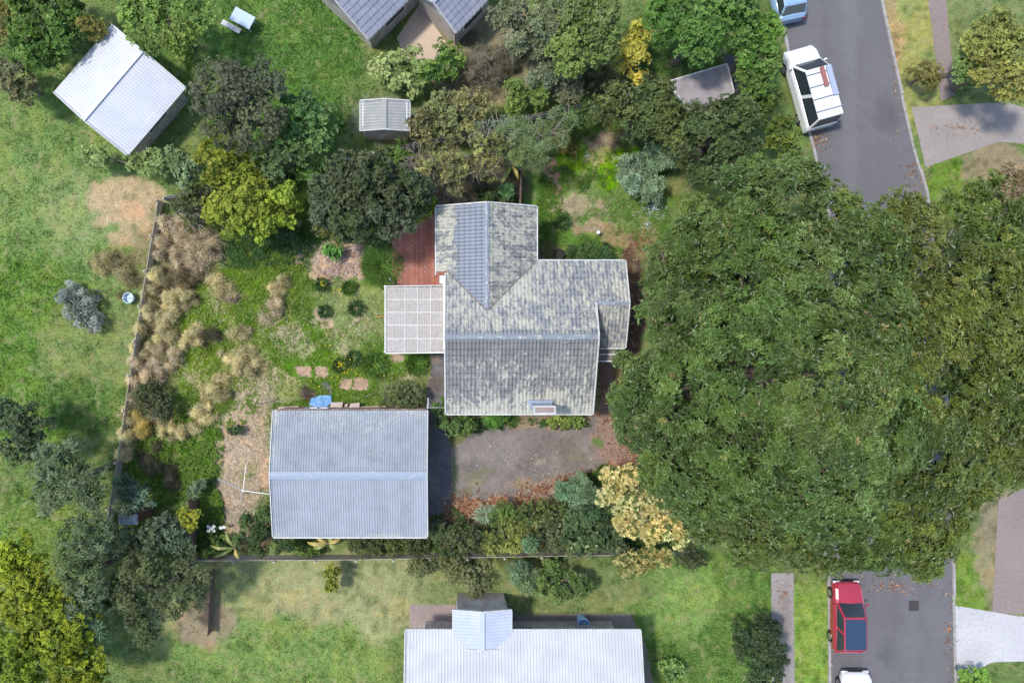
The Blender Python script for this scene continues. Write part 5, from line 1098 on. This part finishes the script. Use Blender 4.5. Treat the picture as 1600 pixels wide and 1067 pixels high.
# ---------------------------------------------------------------- odds and ends lying about
def slab(name, label, cat, pts, h, m, z0=.01, group=None, bevel=.01):
    c = np.mean([P(x, y, z0+h)[:2] for x, y in pts], 0); o = MB().prism([(P(x, y, z0+h)[0]-c[0], P(x, y, z0+h)[1]-c[1]) for x, y in pts], 0, h).build(name, m, bevel=bevel)
    o.location = (c[0], c[1], z0); return tag(o, label, cat, group)
M_PLY = mat('bare_plywood', (.50, .42, .36), .8, noise=((.40, .33, .28), 4, .4, .65)); M_PINKB = mat('faded_pink_board', (.45, .33, .28), .8, noise=((.36, .27, .22), 4, .4, .65))
slab('plywood_sheet', 'pale plywood sheet leaning by the garage, left one of two', 'board', [(518, 628.5), (536, 628), (534, 640), (513, 640)], .03, M_PLY, .5)
slab('plywood_sheet', 'pale plywood sheet by the garage, right one of two', 'board', [(548, 630), (562, 629), (561, 640), (543, 640)], .03, M_PLY, .45)
slab('board', 'narrow beige board between the two plywood sheets', 'board', [(538, 631), (544, 630), (542, 639), (536, 640)], .03, M_PINKB, .3)
slab('board', 'long faded pink board lying against the west end of the garage wall', 'board', [(436, 636), (466, 634), (466, 639), (430, 641)], .04, M_PINKB, .3)
slab('board', 'long faded pink board lying against the middle of the garage wall', 'board', [(563, 635), (603, 634), (603, 639), (563, 640)], .04, M_PINKB, .3)
slab('metal_sheet', 'dark green metal sheet beside the garage wall behind the blue tarpaulin', 'metal sheet', [(467, 637), (490, 635), (490, 640), (466, 641)], .02, mat('dark_green_sheet', (.07, .1, .1), .5), .4)
slab('grey_sheet', 'dark grey flat sheet lying above the blue tarpaulin', 'sheet', [(502, 595), (517, 596), (519, 614), (511, 616), (503, 612)], .03, mat('slate_grey_sheet', (.09, .09, .105), .6, noise=((.16, .14, .13), 5, .4, .6)))
# soil beds: bare rectangles cut into the turf
for i, (x, y, a, b, lb) in enumerate(((475, 580, 12, 10, 'upper left of the four'), (503, 581, 9.5, 10, 'upper right of the four'), (540, 599, 10, 10, 'lower left of the four'), (563, 600, 12, 10.5, 'lower right of the four'))):
    sheet('soil_bed', [(x-a, y-b), (x+a, y-b+1), (x+a, y+b), (x-a, y+b-1)], .01, cells((.40, .28, .19), .35, 4, 4+i, [(x, y, 5, 4, (.28, .19, .13), .5)]), M_GROUND, step=.06, rough_edge=.07)
# crumpled blue tarpaulin
def tarp():
    pts = PP([(486, 622), (500, 618), (520, 616), (520, 628), (512, 634), (497, 636), (484, 632)]); xs = [p[0] for p in pts]; ys = [p[1] for p in pts]
    ax = np.arange(min(xs), max(xs), .05); ay = np.arange(min(ys), max(ys), .05); X, Y = np.meshgrid(ax, ay)
    Zz = .05+.16*fbm(X*2.2, Y*2.2, 4)+.08*np.abs(fbm(X*6, Y*6, 8)-.5); idx = np.arange(X.size).reshape(X.shape)
    ins = inpoly((X[:-1, :-1]+X[1:, 1:])/2+(fbm(X[:-1, :-1]*4, Y[:-1, :-1]*4, 2)-.5)*.25, (Y[:-1, :-1]+Y[1:, 1:])/2, pts)
    F = np.stack([idx[:-1, :-1], idx[:-1, 1:], idx[1:, 1:], idx[1:, :-1]], -1)[ins]; used = np.unique(F); mp = np.zeros(X.size, int); mp[used] = np.arange(len(used))
    V = np.stack([X.ravel(), Y.ravel(), Zz.ravel()], -1)[used]; c = V.mean(0); c[2] = 0
    o = big_mesh('tarpaulin', V-c, mp[F], mat('blue_plastic', (.10, .27, .55), .45, .4, noise=((.18, .36, .62), 5, .4, .6)), smooth=False); o.location = c
    tag(o, 'crumpled bright blue tarpaulin on the grass above the garage', 'tarpaulin')
tarp()
def stick(label, a, b, h0=.15, h1=.5, r=.02, m=None, name='stick', cat='stick'):
    A = Vector(P(*a, h0)); Bb = Vector(P(*b, h1)); c = A.copy(); c.z = 0
    mid = (A+Bb)/2+Vector((.03, .02, .03)); o = MB().tube([A-c, mid-c, Bb-c], [r, r*.9, r*.6], 6).build(name, m or M_TWIG); o.location = c; return tag(o, label, cat)
stick('pale bent stick lying on grass above the garage', (571, 620), (582, 615)); stick('pale stick crossing the straw left of the garage', (403, 632), (425, 624)); stick('thin pale cane standing in the straw near the dark round bush', (356, 706), (362, 684), .1, .8, .012)
stick('thin yellow cane in the clover below the dark brown bush', (313, 562), (320, 545), .1, .7, .012, M_BAN2); stick('timber offcut leaning on the corner of the garage roof', (431, 646), (440, 637), 2.45, 2.5, .03)
stick('white downpipe leaning on the north east corner of the garage', (668, 638), (669, 622), 2.3, 1.9, .05, M_TRIM, 'downpipe', 'pipe'); stick('orange plastic pole end beside the patio cover', (586, 495), (601, 495), .5, .6, .025, mat('orange_plastic', (.55, .22, .04), .5), 'pole', 'pole')
stick('thin overhead wire from garage corner to house', (668, 637), (698, 637), 2.5, 2.9, .012, M_TRIM, 'wire', 'wire')
pot = empty('plant_pot', P(871, 399)); tag(pot, 'round black plant pot in the corner beside the north wing', 'pot')
M_BLK = mat('black_plastic', (.02, .022, .025), .5); ring = [[(math.cos(a)*r, math.sin(a)*r, z) for a in [k*math.pi/9 for k in range(18)]] for r, z in ((.22, 0), (.3, .42), (.33, .43), (.33, .48), (.28, .48), (.26, .36))]
b = MB(); loft(b, ring); b.build('pot', M_BLK, pot); MB().tube([(0, 0, .33), (0, 0, .38)], .26, 16).build('soil', mat('potting_soil', (.04, .035, .03), .95), pot)
gl_ = empty('garden_light', P(933, 365)); tag(gl_, 'white globe garden light on a short stake in the side lawn', 'garden light')
MB().tube([(0, 0, 0), (0, 0, .3)], .02, 6).build('stake', M_BLK, gl_)
b = MB(); loft(b, [[(math.cos(a)*.12*math.sin(t), math.sin(a)*.12*math.sin(t), .4-.12*math.cos(t)) for a in [k*math.pi/8 for k in range(16)]] for t in [.15+.47*i for i in range(7)]]); b.build('globe', M_WHITE, gl_, smooth=True)
# things in the neighbouring gardens
def barrel(label, x, y, r, h, m):
    o = empty('plastic_tub', P(x, y)); tag(o, label, 'tub'); b = MB(); loft(b, [[(math.cos(a)*q, math.sin(a)*q, z) for a in [k*math.pi/9 for k in range(18)]] for q, z in ((r*.85, 0), (r, h), (r*1.06, h+.01), (r*1.06, h+.05), (r*.94, h+.05), (r*.9, h*.5))]); b.build('tub', m, o)
    MB().tube([(-r, 0, h), (-r*.7, 0, h+.2), (r*.7, 0, h+.2), (r, 0, h)], .015, 5).build('handle', M_TRIM, o)
M_BT = mat('light_blue_plastic', (.30, .50, .75), .45)
barrel('blue plastic barrel against the wide white roofed house', 908, 966, .33, .8, M_BT); barrel('pale blue tub beside the silver grey bush on the western lawn', 205, 466, .3, .35, mat('pale_blue_plastic', (.45, .55, .62), .5))
tr_ = empty('garden_table', P(385, 38)); tag(tr_, 'pale blue garden table standing on the lawn near the top left', 'garden table')
MB().box((0, 0, .72), (1.3, .8, .05), rz=-.5).build('table_top', mat('pale_blue_paint', (.42, .52, .60), .6), tr_, bevel=.01)
for sx, sy in ((-.5, -.28), (.5, -.28), (.5, .28), (-.5, .28)): a = -.5; MB().box((sx*math.cos(a)-sy*math.sin(a), sx*math.sin(a)+sy*math.cos(a), .35), (.06, .06, .7), rz=a).build('leg', M_TRIM, tr_)
MB().box((-.75, -.35, .42), (1.2, .3, .05), rz=-.5).build('bench_seat', M_TRIM, tr_)
gsh = gable_building('grey_shed', 'small pale grey shed roof behind the northern boundary, left of the bare shrub', 'shed', [(563, 158), (640, 158), (640, 205), (563, 205)], 2.3, 2.0, mat('pale_grey_green_roof', (.27, .29, .27), .7, noise=((.34, .33, .31), 2, .4, .65)))

# ---------------------------------------------------------------- grass, litter, flowers: too many to count
EXCL += [[rel2 for rel2 in q] for q in (
   [(xw+ov, yS+ov), (xe-ov, yS+ov), (xe-ov, yN), (xw+ov, yN)], [(xe-ov, eR+ov), (xE-ov, eR+ov), (xE-ov, yN), (xe-ov, yN)], [(wxW, yN-1), (wxE-ov, yN-1), (wxE-ov, wyN-ov), (wxW, wyN-ov)],
   [(a0[0]+.1, a0[1]+.1), (a1[0]-.1, a0[1]+.1), (a1[0]-.1, b0[1]-.1), (a0[0]+.1, b0[1]-.1)], [(x0, P(0, 446)[1]), (x1, P(0, 446)[1]), (x1, y1), (x0, y1)])]
def grass(name, region, dens, hmin, hmax, wd, seed, label):
    rng = np.random.default_rng(seed); pw = PP(region); xs = [p[0] for p in pw]; ys = [p[1] for p in pw]
    n = int((max(xs)-min(xs))*(max(ys)-min(ys))*dens); x = rng.uniform(min(xs), max(xs), n); y = rng.uniform(min(ys), max(ys), n)
    ok = inpoly(x, y, pw)
    for e in EXCL:
        wob = (fbm(x*2, y*2, 8)-.5)*.7; ok &= ~inpoly(x+wob, y+wob, e)
    x = x[ok]; y = y[ok]; px_ = x*K+NX; py_ = NY-y*K; c = ground_col(px_, py_)
    # long where lush, short and lying where dry
    lush = np.clip((c[:, 1]/(c[:, 0]+1e-3)-1.0)/.9, .0, 1); keep = rng.random(len(x)) < .35+.65*lush; x, y, c, lush = x[keep], y[keep], c[keep], lush[keep]; m = len(x)
    patch = fbm(x*1.1, y*1.1, 61, 3); a = fbm(x*.5, y*.5, 71, 2)*12+rng.normal(size=m)*.9
    hh = rng.uniform(hmin, hmax, m)*(.45+.7*lush)*(.5+patch); lean = rng.uniform(.4, 1.5, m)*hh
    B = np.stack([x, y, np.zeros(m)], -1); d = np.stack([np.cos(a), np.sin(a), np.zeros(m)], -1); s = np.stack([-d[:, 1], d[:, 0], np.zeros(m)], -1)*wd*rng.uniform(.6, 1.4, (m, 1))
    tip = B+d*lean[:, None]+np.array([0, 0, 1])*hh[:, None]
    V = np.stack([B-s, B+s, tip], 1).reshape(-1, 3); F = np.arange(m*3).reshape(-1, 3)
    c = c*rng.uniform(.8, 1.75, (m, 1))*np.stack([rng.uniform(.9, 1.25, m), np.ones(m), rng.uniform(.8, 1.2, m)], -1); c = np.repeat(c, 3, 0)
    o = big_mesh(name, V, F, M_DRY, col=c); tag(o, label, 'grass', kind='stuff'); return o
grass('grass', [(270, 300), (620, 330), (700, 400), (700, 640), (425, 650), (425, 850), (170, 870)], 620, .05, .20, .014, 1, 'rough unmown grass and clover of the back lawn')
grass('grass', [(838, 160), (1060, 160), (1080, 300), (1010, 400), (990, 640), (935, 645), (935, 545), (970, 410), (838, 410)], 620, .04, .16, .013, 2, 'patchy grass of the side lawn')
grass('grass', [(690, 640), (1000, 630), (1010, 760), (860, 800), (690, 850), (660, 820)], 480, .04, .14, .013, 3, 'weedy grass around the driveway')
grass('grass', [(-60, -60), (1230, -60), (1160, 110), (262, 310), (160, 880), (600, 872), (1180, 860), (1300, 900), (1300, 1120), (-60, 1120)], 150, .06, .2, .024, 4, 'grass of the neighbouring gardens')
grass('grass', [(1372, -60), (1680, -60), (1680, 330), (1440, 300)], 150, .05, .16, .024, 5, 'grass verge at the upper right')
grass('grass', [(1480, 850), (1680, 760), (1680, 1120), (1490, 1120)], 150, .05, .16, .024, 6, 'grass verge at the lower right')

def scatter(name, label, cat, spots, n, size, cols_, m, z=.02, seed=1, up=.06, aspect=.5, flat=1):
    """small flat leaves or petals; spots: (px,py,rx,ry,weight)"""
    rng = np.random.default_rng(seed); W_ = np.array([s[4] for s in spots]); W_ = W_/W_.sum(); ix = rng.choice(len(spots), n, p=W_); S = np.array([s[:4] for s in spots])[ix]
    r = np.abs(rng.normal(size=n))*.72; a = rng.uniform(0, 6.28, n); px_ = S[:, 0]+np.cos(a)*r*S[:, 2]; py_ = S[:, 1]+np.sin(a)*r*S[:, 3]
    if name in ('dead_grass', 'fallen_leaves'): ok = (fbm(px_/8, py_/8, seed+90, 3)+rng.normal(size=n)*.08) > .43; px_, py_ = px_[ok], py_[ok]; n = len(px_)
    x = (px_-NX)/K; y = (NY-py_)/K; zz = z+rng.random(n)*up; b = rng.uniform(0, 6.28, n); l = size*rng.uniform(.5, 1.3, n); tl = rng.uniform(-.4, .4, n)*l
    d = np.stack([np.cos(b)*l/2, np.sin(b)*l/2, tl*.5*flat], -1); s = np.stack([-np.sin(b)*l*aspect/2, np.cos(b)*l*aspect/2, rng.uniform(-.2, .2, n)*l*min(flat, aspect*2)], -1); c = np.stack([x, y, zz], -1)
    V = np.stack([c-d, c+s, c+d, c-s], 1).reshape(-1, 3); V[:, 2] = np.maximum(V[:, 2], .014); i = np.arange(n)[:, None]*4; F = np.concatenate([i+np.array([[0, 1, 2]]), i+np.array([[0, 2, 3]])])
    cc = np.array(cols_)[rng.integers(len(cols_), size=n)]*rng.uniform(.7, 1.25, (n, 1)); o = big_mesh(name, V, F, m, col=np.repeat(cc, 4, 0)); tag(o, label, cat, kind='stuff'); return o
RUST = [(.30, .13, .07), (.38, .20, .11), (.22, .10, .06), (.50, .36, .22), (.16, .08, .05)]
scatter('fallen_leaves', 'rust brown fallen leaves heaped along the lower edge of the driveway', 'leaf litter', [(722, 790, 24, 20, 3), (735, 805, 18, 10, 1), (770, 782, 22, 8, 1.2), (810, 780, 26, 10, 1.8), (850, 765, 26, 10, 1.4), (880, 748, 26, 8, .7), (700, 800, 14, 16, .6), (930, 738, 40, 10, .6)], 5200, .13, RUST, M_DRY, seed=4, up=.08)
scatter('fallen_leaves', 'brown fallen leaves below the great evergreen at the east end of the driveway', 'leaf litter', [(970, 690, 26, 30, 2), (985, 705, 14, 20, 1), (955, 660, 24, 18, 1), (945, 610, 14, 30, .6), (990, 470, 18, 90, 1.1), (1000, 380, 24, 22, .6)], 3000, .11, RUST, M_DRY, seed=5)
scatter('fallen_leaves', 'pale scattered leaves and scraps on the asphalt driveway', 'leaf litter', [(840, 720, 130, 50, 2), (780, 700, 70, 30, .6), (880, 740, 60, 22, 1)], 520, .085, [(.55, .48, .38), (.42, .36, .27), (.30, .25, .17), (.62, .58, .52), (.2, .2, .08)], M_DRY, seed=6, up=.01)
scatter('fallen_leaves', 'pinkish bleached leaf litter under the big dark tree', 'leaf litter', [(535, 405, 36, 26, 2), (575, 395, 22, 20, 1), (465, 392, 12, 12, .3), (512, 425, 22, 12, .6)], 3600, .12, [(.50, .38, .31), (.40, .29, .22), (.58, .47, .40), (.30, .20, .14)], M_DRY, seed=7)
scatter('dead_grass', 'flattened straw left of the garage', 'dead grass', [(385, 700, 42, 66, 3), (370, 785, 28, 45, 1.3), (400, 620, 26, 34, 1), (455, 520, 24, 12, .3), (500, 497, 14, 10, .3)], 11000, .30, [(.60, .49, .35), (.52, .42, .29), (.68, .57, .42), (.42, .34, .24)], M_DRY, seed=8, aspect=.09, up=.05, flat=.25)
scatter('dead_grass', 'pale straw wisps through the back lawn', 'dead grass', [(440, 520, 60, 50, 2), (560, 500, 50, 60, 2), (410, 600, 40, 30, 1), (340, 480, 40, 60, .7), (300, 590, 50, 60, .8), (640, 590, 30, 20, .4)], 5000, .22, [(.55, .49, .28), (.48, .42, .24), (.60, .53, .33)], M_DRY, seed=19, aspect=.09, up=.1, z=.06, flat=.25)
scatter('dead_grass', 'dry grass wisps on the side lawn', 'dead grass', [(945, 218, 30, 14, 1), (890, 320, 30, 14, 1), (930, 330, 60, 30, 1.2), (860, 275, 10, 24, .5), (930, 358, 26, 10, .8)], 2600, .24, [(.48, .40, .25), (.38, .31, .2), (.52, .42, .3)], M_DRY, seed=9, aspect=.09, up=.05, flat=.25)
scatter('fallen_petals', 'pale bluish petals scattered below the silvery shrub', 'petals', [(1020, 325, 20, 18, 3), (1010, 352, 8, 6, .4), (1022, 310, 14, 10, 1), (915, 245, 7, 7, .4)], 420, .07, [(.60, .66, .72), (.45, .55, .68), (.7, .72, .7)], M_DRY, seed=10, z=.12)
scatter('yellow_flowers', 'yellow dandelion flowers dotted over the back lawn', 'flowers', [(535, 568, 30, 22, 3), (540, 575, 14, 12, 2), (505, 440, 14, 16, .9), (528, 455, 22, 12, .5), (640, 500, 60, 80, .4), (590, 580, 50, 20, .5), (510, 540, 30, 20, .4)], 210, .075, [(.72, .60, .03), (.80, .66, .05)], M_DRY, seed=11, z=.17, aspect=.9)
scatter('fallen_petals', 'pale petals on the timber deck', 'petals', [(640, 390, 26, 45, 2), (628, 370, 12, 20, 1.5), (665, 420, 20, 20, .6)], 260, .06, [(.55, .5, .42), (.62, .58, .52), (.4, .42, .22)], M_DRY, seed=12, z=.41, up=.01)

def weeds(name, label, spots, n, L, W, cols_, seed, zmax=.12):
    rng = np.random.default_rng(seed); S = np.array(spots)[rng.integers(len(spots), size=n)]; r = np.sqrt(rng.random(n)); a = rng.uniform(0, 6.28, n)
    px_ = S[:, 0]+np.cos(a)*r*S[:, 2]; py_ = S[:, 1]+np.sin(a)*r*S[:, 3]; ok = (fbm(px_/10, py_/10, seed, 3)+rng.normal(size=n)*.05) > .47; x = (px_-NX)/K; y = (NY-py_)/K
    for e in EXCL: ok &= ~inpoly(x, y, e)
    x, y = x[ok], y[ok]; m = len(x); Pp = np.stack([x, y, rng.uniform(.03, zmax, m)], -1); Nn = unit(np.stack([rng.normal(size=m)*.2, rng.normal(size=m)*.2, np.ones(m)], -1))
    t = rng.random((m, 1)); c = np.array(cols_[0])*(1-t)+np.array(cols_[1])*t
    V, F, C = rosettes(Pp, Nn, 5, L, W, c, rng, .1, .9); tag(big_mesh(name, V, F, M_LEAF, col=C), label, 'weeds', kind='stuff')
weeds('clover', 'bright leafy clover and weeds in the back lawn', [(330, 480, 70, 90), (400, 500, 90, 80), (480, 560, 100, 60), (350, 620, 60, 50), (420, 430, 60, 40), (560, 600, 80, 30)], 11000, .075, .05, ((.12, .21, .02), (.24, .34, .045)), 31)
weeds('weeds', 'dark leafy weeds in the lower west corner of the back lawn', [(270, 730, 70, 70), (310, 700, 40, 60), (300, 830, 50, 30), (330, 800, 20, 40)], 7000, .11, .06, ((.08, .16, .02), (.20, .31, .045)), 32, .2)
weeds('weeds', 'shaded leafy weeds under the north west trees', [(420, 385, 70, 30), (380, 400, 40, 20), (620, 300, 60, 30)], 3000, .10, .06, ((.035, .09, .02), (.09, .17, .04)), 33, .2)
weeds('weeds', 'leafy weeds on the side lawn', [(900, 250, 50, 40), (965, 270, 35, 35), (860, 330, 20, 60), (1000, 350, 50, 40), (930, 190, 50, 20)], 4000, .06, .035, ((.08, .17, .015), (.15, .26, .03)), 34)
weeds('weeds', 'ground cover plants in the southern garden bed', [(800, 845, 140, 30), (700, 830, 30, 40), (960, 845, 60, 25), (800, 665, 120, 12), (950, 745, 30, 12)], 6000, .10, .06, ((.04, .09, .02), (.11, .18, .045)), 35, .3)

slab('manhole_cover', 'square iron service cover set in the road beside the red hatchback', 'manhole cover', [(1420, 938), (1436, 938), (1436, 954), (1420, 954)], .012, mat('cast_iron', (.07, .065, .06), .6, .4, .4), .006)
scatter('fallen_leaves', 'brown leaves blown along the road edges by the great evergreen', 'leaf litter', [(1278, 215, 20, 30, 1), (1430, 270, 20, 30, 1), (1400, 100, 8, 90, .7), (1300, 990, 6, 80, .6), (1400, 915, 60, 14, 1), (1482, 980, 8, 60, .6), (1225, 930, 16, 30, .5), (1500, 200, 60, 14, .4)], 1500, .12, RUST, M_DRY, seed=15, up=.01)
